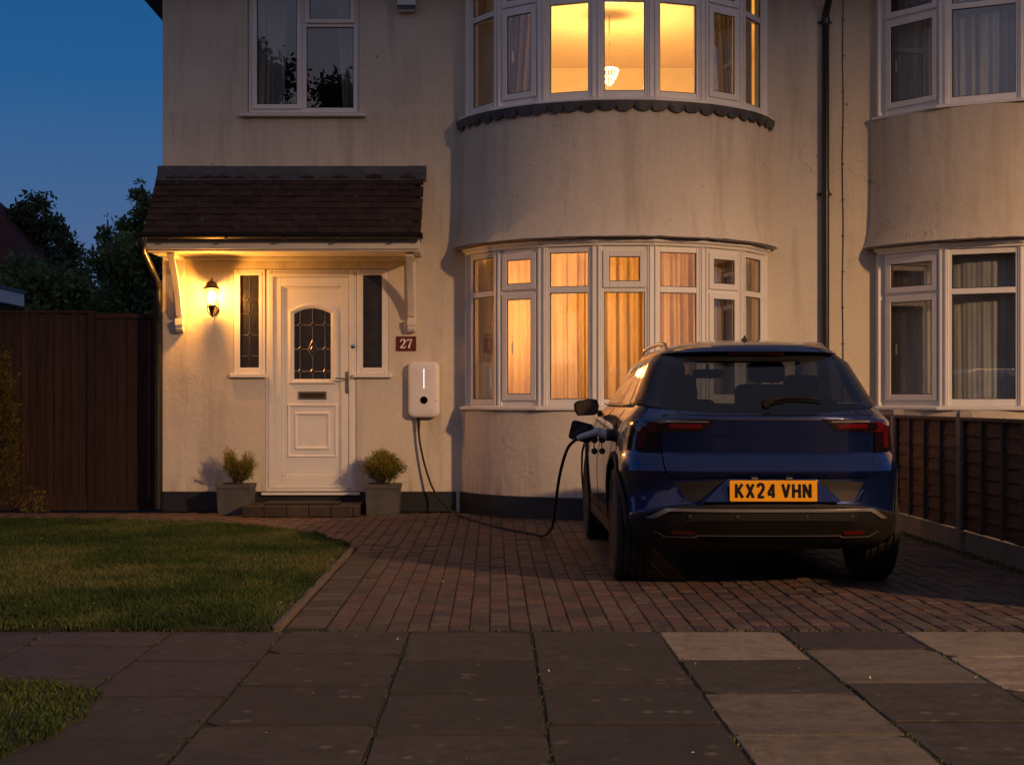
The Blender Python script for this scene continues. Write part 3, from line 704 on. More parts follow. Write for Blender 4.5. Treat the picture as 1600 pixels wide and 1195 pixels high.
# ---- bay windows
def apron(name, bx, prof, mat, par, n=48):
    return MB().arc(prof, bx, CY, R(-72.5), R(72.5), n).build(name, mat, par)
RB = 1.58
def bay(bx, par, nf, zb, zh, trans, openers, name, upper):
    """one storey of faceted glazing: posts, frames, transoms, opening casements and panes"""
    half = math.acos((CY - 15.3) / RB); st = 2 * half / nf
    vtx = [(bx + RB * math.sin(-half + st * i), CY - RB * math.cos(-half + st * i)) for i in range(nf + 1)]
    root = MB()
    # sill and head boards follow the facets
    k = 1 / math.cos(st / 2)
    root.arc([(RB - .10, zb - .03), (RB + .105, zb - .03), (RB + .105, zb - .004), (RB + .05, zb + .012), (RB - .10, zb + .012)], bx, CY, -half - .03, half + .03, nf, smooth=False)
    if not upper:
        root.arc([(RB - .10, zh + .002), (RB + .045, zh + .002), (RB + .05, zh + .028), (RB + .075, zh + .036), (RB + .08, zh + .062), (RB - .10, zh + .062)], bx, CY, -half - .03, half + .03, nf, smooth=False)
    # jamb boards fill between last facet and wall
    for sgn, (vx, vy) in ((-1, vtx[0]), (1, vtx[-1])):
        xa, xb = sorted((vx - sgn * .045, vx + sgn * .055)); root.box(xa, xb, vy - .01, WALL + .05, zb + .013, zh)
    bw = root.build(name, 'upvc', par, bevel=.003, seg=1)
    def put(mb, nm, mat, a, mid, bevel=.004, parent=bw):
        o = mb.build(nm, mat, parent, bevel=bevel, seg=2); o.location = (mid[0], mid[1], 0); o.rotation_euler = (0, 0, a); return o
    zb0 = zb + .012; H = zh - zb0
    # fluted posts at the facet corners
    for i in range(1, nf):
        a = -half + st * i; vx, vy = vtx[i]
        mb = MB(); mb.box(-.052, .052, -.026, .06, zb0, zh)
        mb.box(-.036, -.016, -.040, -.0262, zb0, zh - .001).box(.016, .036, -.040, -.0262, zb0, zh - .001)
        put(mb, 'corner_post', 'upvc', a, (vx, vy), .005)
    for i in range(nf):
        (xa, ya), (xb, yb) = vtx[i], vtx[i + 1]; w = math.hypot(xb - xa, yb - ya); mid = ((xa + xb) / 2, (ya + yb) / 2); a = math.atan2(yb - ya, xb - xa)
        hw = w / 2 - .03; B = .042
        f = MB()
        f.box(-hw, -hw + B, -.022, .045, zb0, zh).box(hw - B, hw, -.022, .045, zb0, zh)
        f.box(-hw + B + .0005, hw - B - .0005, -.021, .044, zb0, zb0 + .062).box(-hw + B + .0005, hw - B - .0005, -.021, .044, zh - .055, zh)
        f.box(-hw + B + .0005, hw - B - .0005, -.021, .044, trans, trans + .055)
        put(f, 'window_frame', 'upvc', a, mid)
        for lo, hi, key in ((zb0 + .062, trans, 'l'), (trans + .055, zh - .055, 'u')):
            x0, x1, z0, z1 = -hw + B, hw - B, lo, hi
            if (i, key) in openers:
                s = MB(); e = .012; b = .058
                s.box(x0 - e, x0 + b - e, -.040, -.0225, z0 - e, z1 + e).box(x1 - b + e, x1 + e, -.040, -.0225, z0 - e, z1 + e)
                s.box(x0 + b - e + .0005, x1 - b + e - .0005, -.0395, -.0222, z0 - e, z0 + b - e).box(x0 + b - e + .0005, x1 - b + e - .0005, -.0395, -.0222, z1 - b + e, z1 + e)
                put(s, 'opening_sash', 'upvc', a, mid, .005)
                x0 += b - e; x1 -= b - e; z0 += b - e; z1 -= b - e
                if key == 'l' and i != 5:
                    hdl = MB().box(x0 + .012, x0 + .026, .02, .034, (z0 + z1) / 2 - .06, (z0 + z1) / 2 + .05); put(hdl, 'window_handle', 'upvc', a, mid, .003)
                yb2 = -.030
            else: yb2 = -.008
            # dark gasket round the glass then the pane
            g = MB(); t = .007
            g.box(x0, x0 + t, yb2 - .003, yb2 + .006, z0, z1).box(x1 - t, x1, yb2 - .003, yb2 + .006, z0, z1).box(x0 + t, x1 - t, yb2 - .003, yb2 + .006, z0, z0 + t).box(x0 + t, x1 - t, yb2 - .003, yb2 + .006, z1 - t, z1)
            put(g, 'gasket', 'black_plastic', a, mid, 0)
            p = MB().box(x0 + .002, x1 - .002, yb2 - .001, yb2 + .004, z0 + .002, z1 - .002)
            o = put(p, 'pane', 'pane_glass', a + random.uniform(-.006, .006), mid, 0)
    return bw, vtx
PR = lambda r0, z0, r1, z1: [(r0, z0), (r1, z0), (r1, z1), (r0, z1)]
for bx, par, rmat, nf in ((BAY1, house, 'render_cream', 7), (BAY2, neigh, 'render_yellow', 5)):
    apron('bay_wall', bx, PR(1.50, .207, 1.635, G_SILL - .032), rmat, par)
    apron('plinth', bx, [(1.50, .0), (1.652, .0), (1.652, .200), (1.645, .206), (1.50, .206)], 'plinth_paint', par)
    apron('bay_wall', bx, [(1.50, 2.632), (1.70, 2.632), (1.712, 2.642), (1.700, 2.668), (1.676, 2.74), (1.657, 2.86), (1.648, 3.02), (1.642, 3.3), (1.642, 3.902), (1.50, 3.902)], rmat, par)
    apron('bay_roof', bx, [(.02, EAVE + .2), (1.78, EAVE + .2), (1.78, EAVE - .03), (.02, EAVE - .03)], 'lead', par)
op7l = {(1, 'l'), (1, 'u'), (3, 'u'), (5, 'l'), (5, 'u')}
bay(BAY1, house, 7, G_SILL, G_HEAD, 2.128, op7l, 'ground_bay_window', False)
bay(BAY1, house, 7, U_SILL, U_HEAD, 4.845, {(1, 'l'), (1, 'u'), (5, 'l'), (5, 'u')}, 'upper_bay_window', True)
bay(BAY2, neigh, 5, G_SILL, G_HEAD, 2.128, {(0, 'l'), (0, 'u'), (2, 'u'), (4, 'l'), (4, 'u')}, 'ground_bay_window', False)
bay(BAY2, neigh, 5, U_SILL, U_HEAD, 4.845, {(0, 'l'), (0, 'u'), (2, 'u'), (4, 'l'), (4, 'u')}, 'upper_bay_window', True)
# scalloped lead apron under the upper bay of the left house
lv = MB(); half = R(71); nsc = 25; per = 10; vs = []; fs = []
for i in range(nsc * per + 1):
    a = -half + 2 * half * i / (nsc * per); t = (i % per) / per
    d = .044 * math.sqrt(max(0, 1 - (2 * t - 1) ** 2)) if i % per else 0
    zl = 3.850 - d - .006 * math.sin(i * .37)
    for r, z in ((1.690, 3.904), (1.683, 3.86), (1.672 + .004 * math.sin(i * .9), zl), (1.667, zl), (1.676, 3.86), (1.60, 3.9035)):
        vs.append((BAY1 + r * math.sin(a), CY - r * math.cos(a), z))
for i in range(nsc * per):
    for k in range(5): fs.append((i * 6 + k, i * 6 + k + 1, (i + 1) * 6 + k + 1, (i + 1) * 6 + k))
lv.add(vs, fs, 0, True); lv.build('scalloped_lead_flashing', 'lead', house)
# untidy sealant line under the flare of the render
for bx, par in ((BAY1, house), (BAY2, neigh)):
    mb = MB(); pts = []
    for i in range(60):
        a = R(-70) + R(140) * i / 59; r = 1.713 + random.uniform(-.004, .004)
        pts.append((bx + r * math.sin(a), CY - r * math.cos(a), 2.635 + random.uniform(-.006, .006)))
    mb.tube(pts, .006, 5); mb.build('flashing', 'lead', par)

# ---- upstairs window, left
def plain_window(par):
    fr = MB(); x0, x1, z0, z1 = -2.455, -1.345, 4.0, 5.305; y0, y1 = WALL + .035, WALL + .105
    fr.box(x0, x0 + .055, y0, y1, z0, z1).box(x1 - .055, x1, y0, y1, z0, z1).box(x0 + .0555, x1 - .0555, y0 + .001, y1, z0, z0 + .055).box(x0 + .0555, x1 - .0555, y0 + .001, y1, z1 - .05, z1)
    fr.box(-1.935, -1.872, y0 + .0005, y1, z0 + .0555, z1 - .0505).box(-1.8715, x1 - .0555, y0 + .001, y1, 4.865, 4.915)
    w = fr.build('window', 'upvc', par, bevel=.005)
    MB().box(x0 - .075, x1 + .075, WALL - .07, WALL + .03, 3.952, 3.980).box(x0 + .001, x1 - .001, WALL + .0, WALL + .104, 3.982, 3.999).build('sill', 'upvc_shade', w, bevel=.006)
    for a, b, c, d, sash in ((x0 + .055, -1.935, z0 + .055, z1 - .05, True), (-1.872, x1 - .055, z0 + .055, 4.865, False), (-1.872, x1 - .055, 4.915, z1 - .05, True)):
        if sash:
            s = MB(); e = .014; t = .046
            s.box(a - e, a + t - e, y0 - .02, y0 - .0005, c - e, d + e).box(b - t + e, b + e, y0 - .02, y0 - .0005, c - e, d + e)
            s.box(a + t - e, b - t + e, y0 - .0195, y0 - .0006, c - e, c + t - e).box(a + t - e, b - t + e, y0 - .0195, y0 - .0006, d - t + e, d + e)
            s.build('opening_sash', 'upvc', w, bevel=.005); a += t - e; b -= t - e; c += t - e; d -= t - e
        g = MB(); t = .007; yy = y0 - .004 if sash else y0 + .015
        g.box(a, a + t, yy - .002, yy + .008, c, d).box(b - t, b, yy - .002, yy + .008, c, d).box(a + t, b - t, yy - .002, yy + .008, c, c + t).box(a + t, b - t, yy - .002, yy + .008, d - t, d)
        g.build('gasket', 'black_plastic', w)
        p = MB().box(a + .002, b - .002, yy, yy + .005, c + .002, d - .002).build('pane', 'pane_glass', w)
plain_window(house)

# ---- entrance: frame, side lights, panelled door
ent = MB(); y0, y1 = WALL + .0, WALL + .11
def ring(mb, x0, x1, z0, z1, b, y0, y1, bb=None, bt=None):
    bb = b if bb is None else bb; bt = b if bt is None else bt
    mb.box(x0, x0 + b, y0, y1, z0, z1).box(x1 - b, x1, y0, y1, z0, z1)
    mb.box(x0 + b + .0004, x1 - b - .0004, y0 + .0004, y1, z0, z0 + bb).box(x0 + b + .0004, x1 - b - .0004, y0 + .0004, y1, z1 - bt, z1)
ring(ent, DX0 + .002, DX1 - .002, .20, 2.43, .068, y0 + .012, y1, bb=.05, bt=.075)
door_frame = ent.build('door_frame', 'upvc', house, bevel=.007)
mb = MB(); ring(mb, DX0 + .03, DX1 - .03, .24, 2.40, .045, y0 + .003, y0 + .0115, bb=.02); mb.build('frame_bead', 'upvc', door_frame, bevel=.004)
MB().box(DX0 - .035, DX1 + .035, WALL - .055, WALL + .10, .170, .196).build('threshold', 'upvc', door_frame, bevel=.006)
leaf_x0, leaf_x1, lz0, lz1 = DX0 + .072, DX1 - .072, .255, 2.352
door = MB()
ring(door, leaf_x0, leaf_x1, lz0, lz1, .085, WALL + .018, WALL + .075, bb=.10, bt=.095)
ring(door, leaf_x0 + .0855, leaf_x1 - .0855, lz0 + .1005, lz1 - .0955, .018, WALL + .030, WALL + .07)
xa, xb, za, zb = leaf_x0 + .104, leaf_x1 - .104, lz0 + .119, lz1 - .114
# panel with arched opening
gx0, gx1, gz0, gzs, gzt = -2.012, -1.612, 1.315, 1.995, 2.055
arch = lambda x0, x1, zs, zt, n=12: [(x1 + (x0 - x1) * i / n, zs + (zt - zs) * (1 - (2 * i / n - 1) ** 2)) for i in range(n + 1)]
yp = WALL + .040
top = arch(gx0, gx1, gzs, gzt)
door.add([(xa, yp, za), (xb, yp, za), (xb, yp, gz0), (xa, yp, gz0)], [(0, 1, 2, 3)])
door.add([(xa, yp, gz0), (gx0, yp, gz0), (gx0, yp, gzs), (xa, yp, gzs)], [(0, 1, 2, 3)])
door.add([(gx1, yp, gz0), (xb, yp, gz0), (xb, yp, gzs), (gx1, yp, gzs)], [(0, 1, 2, 3)])
n = len(top)
door.add([(x, yp, z) for x, z in top] + [(x, yp, zb) for x, z in top], [(i, i + 1, n + i + 1, n + i) for i in range(n - 1)])
door.add([(gx1, yp, gzs), (xb, yp, gzs), (xb, yp, zb), (gx1, yp, zb)], [(0, 1, 2, 3)]); door.add([(xa, yp, gzs), (gx0, yp, gzs), (gx0, yp, zb), (xa, yp, zb)], [(0, 1, 2, 3)])
front_door = door.build('front_door', 'upvc', house, bevel=.006)
def loopmould(pts, w, h, y, name, par, mat='upvc'):
    """moulding following a closed loop of (x,z); pts counter-clockwise seen from the street"""
    n = len(pts); rings = []
    for i in range(n):
        p0, p, p1 = Vector(pts[i - 1]), Vector(pts[i]), Vector(pts[(i + 1) % n])
        a, b = (p - p0).normalized(), (p1 - p).normalized(); na, nb = Vector((-a.y, a.x)), Vector((-b.y, b.x)); m = (na + nb).normalized(); k = 1 / max(.4, m.dot(na))
        rings.append([(p.x - m.x * w * k, y, p.y - m.y * w * k), (p.x - m.x * w * .55 * k, y - h, p.y - m.y * w * .55 * k), (p.x - m.x * w * .1 * k, y - h * .8, p.y - m.y * w * .1 * k),
                      (p.x + m.x * w * .4 * k, y - h * .25, p.y + m.y * w * .4 * k), (p.x + m.x * w * .4 * k, y + .004, p.y + m.y * w * .4 * k), (p.x - m.x * w * k, y + .004, p.y - m.y * w * k)])
    mb = MB(); vs = [v for r in rings for v in r]; m = 6
    mb.add(vs, [(i * m + k, i * m + (k + 1) % m, ((i + 1) % n) * m + (k + 1) % m, ((i + 1) % n) * m + k) for i in range(n) for k in range(m)])
    return mb.build(name, mat, par, bevel=.001, seg=1)
apts = [(gx0, gz0), (gx1, gz0)] + top
loopmould(apts, .040, .022, yp, 'glazing_moulding', front_door)
loopmould([(-2.045, .565), (-1.585, .565), (-1.585, 1.06), (-2.045, 1.06)], .022, .014, yp, 'panel_moulding', front_door)
loopmould([(-1.97, .645), (-1.66, .645), (-1.66, .975), (-1.97, .975)], .026, .016, yp, 'panel_moulding', front_door)
pg = MB(); poly = [(gx0 + .002, gz0 + .002), (gx1 - .002, gz0 + .002)] + [(x, z - .002) for x, z in top]; pg.prism(poly, yp + .006, yp + .016); pane = pg.build('pane', 'obscure_glass', front_door)
# leadwork of the door light
lead = MB(); yl = yp + .0045
def cames(mb, segs, y, r=.0042):
    for s in segs: mb.tube([(x, y, z) for x, z in s], r, 5)
cxm = (gx0 + gx1) / 2
segs = []
for k, xx in enumerate((cxm - .125, cxm, cxm + .125)):
    segs += [[(xx, gzt - (.0 if k == 1 else .016)), (xx, 1.90)], [(xx, 1.90), (xx + .022, 1.872), (xx, 1.845), (xx - .022, 1.872), (xx, 1.90)]]
    if k != 1: segs += [[(xx, 1.845), (xx, 1.655)], [(xx, 1.655), (xx + .02, 1.63), (xx, 1.605), (xx - .02, 1.63), (xx, 1.655)], [(xx, 1.605), (xx, 1.43)], [(xx, 1.385), (xx, gz0)]]
    else: segs += [[(xx, 1.845), (xx, 1.72)], [(xx, 1.72), (xx + .046, 1.63), (xx, 1.545), (xx - .046, 1.63), (xx, 1.72)], [(xx, 1.66), (xx + .018, 1.63), (xx, 1.60), (xx - .018, 1.63), (xx, 1.66)], [(xx, 1.545), (xx, 1.43)], [(xx, 1.385), (xx, gz0)]]
    segs += [[(xx, 1.43), (xx + .018, 1.408), (xx, 1.385), (xx - .018, 1.408), (xx, 1.43)]]
for z, h in ((1.872, .022), (1.63, .02), (1.408, .018)):
    hh = .046 if z == 1.63 else h
    segs += [[(gx0, z), (cxm - .125 - h, z)], [(cxm - .125 + h, z), (cxm - hh, z)], [(cxm + hh, z), (cxm + .125 - h, z)], [(cxm + .125 + h, z), (gx1, z)]]
cames(lead, segs, yl, .0052); lead.build('leading', 'grey_metal', front_door)
MB().box(-1.955, -1.665, WALL + .026, WALL + .0395, 1.128, 1.208).build('letterbox', 'grey_metal', front_door, bevel=.005)
MB().box(-1.935, -1.685, WALL + .020, WALL + .0255, 1.145, 1.190).build('letterbox_flap', 'bronze', front_door, bevel=.003)
hd = MB().box(-1.475, -1.443, WALL + .004, WALL + .0175, 1.19, 1.405)
hd.tube([(-1.459, WALL + .004, 1.335), (-1.459, WALL - .040, 1.335), (-1.49, WALL - .047, 1.335), (-1.575, WALL - .045, 1.338)], .0085, 8)
hd.lathe([(.012, WALL - .004), (.012, WALL + .004)], 12, 'Y', (-1.459, 0, 1.245)); hd.build('door_handle', 'grey_metal', front_door, bevel=.002)
bl = MB().lathe([(.002, WALL - .014), (.010, WALL - .012), (.012, WALL - .006), (.022, WALL - .004), (.024, WALL + .011)], 18, 'Y', (-1.400, 0, 1.66)); bl.build('doorbell', 'chrome', door_frame)
def side_light(x0, x1, leaded):
    mb = MB(); ring(mb, x0 + .002, x1 - .002, 1.385, 2.43, .040, WALL + .004, WALL + .10); w = mb.build('side_window', 'upvc', house, bevel=.006)
    mb = MB(); ring(mb, x0 + .035, x1 - .035, 1.415, 2.40, .030, WALL + .0, WALL + .0038); mb.build('frame_bead', 'upvc', w, bevel=.0015)
    a, b, c, d = x0 + .066, x1 - .066, 1.446, 2.369
    mb = MB(); ring(mb, a - .003, b + .003, c - .003, d + .003, .009, WALL + .004, WALL + .02); mb.build('gasket', 'black_plastic', w)
    MB().box(a, b, WALL + .021, WALL + .030, c, d).build('pane', 'obscure_glass', w)
    MB().box(x0 - .03, x1 + .012 if x0 < -2 else x1 + .035, WALL - .05, WALL + .03, 1.345, 1.383).build('sill', 'upvc', w, bevel=.006)
    if leaded:
        mb = MB(); m = (a + b) / 2; sg = [[(a, d - .003), (a, d)]]; prev = d
        for z in (2.13, 1.985, 1.77, 1.56):
            sg += [[(m, prev), (m, z + .028)], [(m, z + .028), (m + .022, z), (m, z - .028), (m - .022, z), (m, z + .028)], [(a, z), (m - .022, z)], [(m + .022, z), (b, z)]]; prev = z - .028
        sg.append([(m, prev), (m, c)]); cames(mb, sg, WALL + .0195, .0045); mb.build('leading', 'lead', w)
side_light(-2.60, -2.28, True); side_light(-1.367, -1.046, False)

# ---- tiled canopy over the door
cx0, cx1 = -3.36, -.70
cw = MB()
cw.box(cx0 + .02, cx1 - .01, WALL - .60, WALL - .575, 2.575, 2.672)            # fascia
cw.box(cx0 + .02, cx1 - .01, WALL - .5745, WALL - .002, 2.555, 2.573)          # soffit
cw.box(cx0 + .02, cx0 + .045, WALL - .574, WALL - .002, 2.574, 2.67).box(cx1 - .035, cx1 - .01, WALL - .574, WALL - .002, 2.574, 2.67)
cw.box(cx0 + .06, cx1 - .05, WALL - .05, WALL - .003, 2.515, 2.554)
canopy = cw.build('door_canopy', 'white_wood', house, bevel=.004)
ez, ey, tz = 2.715, WALL - .655, 3.385
rise, run = tz - ez, WALL - ey; ang = math.atan2(rise, run); sl = math.hypot(rise, run)
MB().prism([(ey + .03, ez - .035), (WALL - .002, tz - .04), (WALL - .002, 2.68), (ey + .09, 2.68)], cx0 + .03, cx1 - .02, 'X').build('roof_deck', 'fence_dark', canopy)
rowsN = 10; g = sl / rowsN; tw = .167
tmesh = []
for v in range(4):
    mb = MB(); w = tw / 2 - .0015; L = g * 1.85; vs = []; c = [random.uniform(-.004, .004) for _ in range(6)]
    mb.add([(-w, c[0], 0), (0, c[1], .001), (w, c[2], 0), (-w, L, .006), (0, L, .009), (w, L, .006),
            (-w, c[0], .018), (0, c[1], .022), (w, c[2], .018), (-w, L, .022), (0, L, .025), (w, L, .022)],
           [(0, 3, 4, 1), (1, 4, 5, 2), (6, 7, 10, 9), (7, 8, 11, 10), (0, 1, 7, 6), (1, 2, 8, 7), (3, 9, 10, 4), (4, 10, 11, 5), (0, 6, 9, 3), (2, 5, 11, 8)])
    tmesh.append(mb.mesh('roof_tile', ['roof_tile']))
for r in range(rowsN):
    x = cx0 + (tw / 2 if r % 2 == 0 else tw)
    if r % 2: 
        mb = MB().box(-tw / 4 + .001, tw / 4 - .001, 0, g * 1.8, 0, .015).build('roof_tile', 'roof_tile', canopy, loc=(cx0 + tw / 4, ey + g * r * math.cos(ang), ez + g * r * math.sin(ang) + .004)); mb.rotation_euler = (ang - .14, 0, 0)
    while x < cx1 - .02:
        o = bpy.data.objects.new('roof_tile', random.choice(tmesh)); link(o, canopy)
        o.location = (x + random.uniform(-.002, .002), ey + g * r * math.cos(ang) + random.uniform(-.005, .005), ez + g * r * math.sin(ang) + random.uniform(-.002, .004))
        o.rotation_euler = (ang - .14 + random.uniform(-.015, .015), random.uniform(-.012, .012), random.uniform(-.012, .012)); x += tw
fl = MB(); xx = cx0 - .0
while xx < cx1 + .01:
    x2 = min(xx + random.uniform(.5, .8), cx1 + .02); j = random.uniform(0, .008)
    fl.prism([(WALL - .001, tz + .075 + j), (WALL - .012, tz + .075 + j), (WALL - .016, tz + .012), (WALL - .10, tz - .075 - j), (WALL - .105, tz - .072 - j), (WALL - .09, tz - .085 - j), (WALL - .001, tz - .02)], xx, x2 + .015, 'X'); xx = x2
    if x2 >= cx1 + .01: break
fl.build('lead_flashing', 'lead', canopy, bevel=.003)
gu = MB(); pr = [(.052 * math.cos(t), .052 * math.sin(t)) for t in np.linspace(PI, 2 * PI, 9)]
prof = [(ey - .045 + a, 2.715 + b) for a, b in pr] + [(ey - .045 + a * .88, 2.715 + b * .88) for a, b in pr[::-1]]
gu.prism(prof, cx0 - .06, cx1 + .03, 'X')
for xx in (cx0 - .055, cx1 + .0): gu.prism([(ey - .045 + a * 1.08, 2.716 + b * 1.1) for a, b in pr], xx, xx + .03, 'X')
for k in range(5): x = cx0 + .25 + k * .55; gu.box(x, x + .025, ey - .10, ey + .03, 2.66, 2.672)
gu.build('gutter', 'gutter_black', canopy)
dp = MB(); dp.tube([(cx0 - .0, ey - .045, 2.67), (cx0 - .0, ey - .045, 2.61), (cx0 - .005, ey + .0, 2.56), (LX - .035, WALL - .06, 2.27), (LX - .045, WALL - .02, 2.20), (LX - .045, WALL - .02, 1.2), (LX - .045, WALL - .02, .03)], .040, 14)
dp.build('downpipe', 'gutter_black', canopy)
# gallows brackets
def bracket(xc):
    w = .037; y = WALL
    poly = [(y - .002, 2.553), (y - .50, 2.553), (y - .50, 2.508)]
    poly += [(y - .50 + .365 * t + .055 * math.sin(PI * t), 2.508 - .555 * t ** .93) for t in np.linspace(.05, 1, 12)]
    poly += [(y - .125, 1.93), (y - .002, 1.93)]
    inner = []
    mb = MB()
    # stile against the wall, top arm and curved brace
    mb.box(xc - w, xc + w, y - .055, y - .003, 1.93, 2.513)
    mb.box(xc - w, xc + w, y - .50, y - .003, 2.514, 2.553)
    n = 12; vs = []
    for i in range(n + 1):
        t = i / n; cy = y - .455 + .385 * t + .05 * math.sin(PI * t); cz = 2.505 - .555 * t
        for dy in (-.036, .036):
            for xx in (xc - w + .006, xc + w - .006): vs.append((xx, cy + dy, cz - dy * .2))
    fs = []
    for i in range(n):
        b = i * 4; fs += [(b, b + 1, b + 5, b + 4), (b + 3, b + 2, b + 6, b + 7), (b + 2, b, b + 4, b + 6), (b + 1, b + 3, b + 7, b + 5)]
    fs += [(0, 2, 3, 1), (n * 4, n * 4 + 1, n * 4 + 3, n * 4 + 2)]
    mb.add(vs, fs)
    mb.box(xc - w - .003, xc + w + .003, y - .115, y - .003, 1.865, 1.929).box(xc - w + .004, xc + w - .004, y - .105, y - .003, 1.850, 1.8645)
    mb.prism([(y - .003, 1.80), (y - .075, 1.80), (y - .098, 1.825), (y - .098, 1.8495), (y - .003, 1.8495)], xc - w, xc + w, 'X')
    mb.build('bracket', 'white_wood', canopy, bevel=.004)
bracket(-3.125); bracket(-.812)

# ---- shared drainpipe, wall cable, alarm, sign
pipe = MB(); px = 3.325; yy = WALL - .055
pipe.tube([(px + .03, WALL - .33, 5.34), (px + .03, WALL - .30, 5.26), (px + .01, WALL - .10, 5.05), (px, yy, 4.97), (px, yy, 3.0), (px, yy, .02)], .036, 16)
for z in (4.9, 3.18, 1.6): pipe.lathe([(.036, z - .03), (.043, z - .028), (.043, z + .028), (.036, z + .03)], 16, 'Z', (px, yy, 0)); pipe.box(px - .07, px + .07, WALL - .02, WALL - .002, z - .012, z + .012)
pipe.build('drainpipe', 'gutter_black', house)
cb = MB(); pts = []; z = 5.3
while z > .3: pts.append((3.508 + .004 * math.sin(z * 5) + random.uniform(-.002, .002), WALL - .008, z)); z -= .12
cb.tube(pts, .0045, 5)
for z in np.arange(.6, 5.3, .36): cb.box(3.500, 3.520, WALL - .016, WALL - .001, z, z + .012)
cb.build('wall_cable', 'gutter_black', neigh)
al = empty('burglar_alarm', (-.86, WALL - .05, 5.05), 'white alarm box with dark blue strip high between the upper windows', 'alarm box')
MB().prism([(-.095, -.045), (-.075, -.052), (.075, -.052), (.095, -.045), (.10, .26), (-.10, .26)], -.045, .048).build('casing', 'alarm_white', al, bevel=.012)
MB().box(-.092, .092, -.052, -.046, -.040, .005).build('lens_strip', 'alarm_blue', al, bevel=.002)
sg = empty('house_number_sign', (-.868, WALL - .008, 1.685), 'small maroon plate with white 27 on the wall above the charger', 'sign')
MB().box(-.1, .1, -.004, .006, -.073, .073).build('plate', 'maroon', sg, bevel=.002)
mb = MB()
stroke(mb, [(-.056, .020, .0075), (-.050, .034, .006), (-.036, .043, .0045), (-.020, .040, .0085), (-.013, .026, .0095), (-.018, .008, .008), (-.034, -.016, .006), (-.055, -.036, .0055)], -.0045)
stroke(mb, [(-.060, -.039, .0062), (-.030, -.040, .0065), (-.012, -.038, .0065)], -.0048); stroke(mb, [(-.013, -.041, .002), (-.004, -.022, .0035)], -.0051)
stroke(mb, [(.008, .038, .0068), (.040, .038, .0068), (.060, .038, .0066)], -.0048); stroke(mb, [(.011, .040, .002), (.003, .018, .0035)], -.0051)
stroke(mb, [(.058, .040, .0045), (.042, .008, .006), (.031, -.020, .0085), (.029, -.046, .0095)], -.0045)
mb.build('numerals', 'sign_white', sg)
mb = MB()
for x in (-.088, .088):
    for z in (-.06, .06): mb.lathe([(.004, -.007), (.0035, -.0035)], 8, 'Y', (x, 0, z))
mb.build('screws', 'chrome', sg)

# ---- step, mat, planters
stp = empty('doorstep', (-1.84, WALL, 0), 'low brick-edged step in front of the white front door', 'step')
o = MB().box(-.535, .515, -.60, -.016, 0, .088).build('step_core', 'step_brick', stp)
xs = -.565; k = 0
while xs < .55:
    w = .213; x2 = min(xs + w, .55)
    MB().box(xs + .002, x2 - .002, -.71, -.602, 0, .108).build('brick', 'step_brick', stp, bevel=.012, seg=2); xs = x2
for sgn in (-1, 1):
    yk = -.598
    for j in range(5):
        xa, xb = (-.566, -.537) if sgn < 0 else (.517, .548)
        MB().box(xa, xb, yk, yk + .110, 0, .106).build('brick', 'step_brick', stp, bevel=.006); yk += .114
tiles = MB()
for i in range(5):
    for j in range(3): tiles.box(-.53 + i * .209, -.325 + i * .209, -.597 + j * .193, -.408 + j * .193, .089, .104)
tiles.build('step_tiles', 'slab_brown', stp, bevel=.003)
mt = tag(MB().box(-.36, .36, -.20, .20, 0, .018).build('doormat', 'mat_fibre', None, bevel=.008, loc=(-1.86, WALL - .33, .106)), 'dark rectangular doormat lying on the brick step', 'doormat')
mt.rotation_euler = (0, 0, .03)
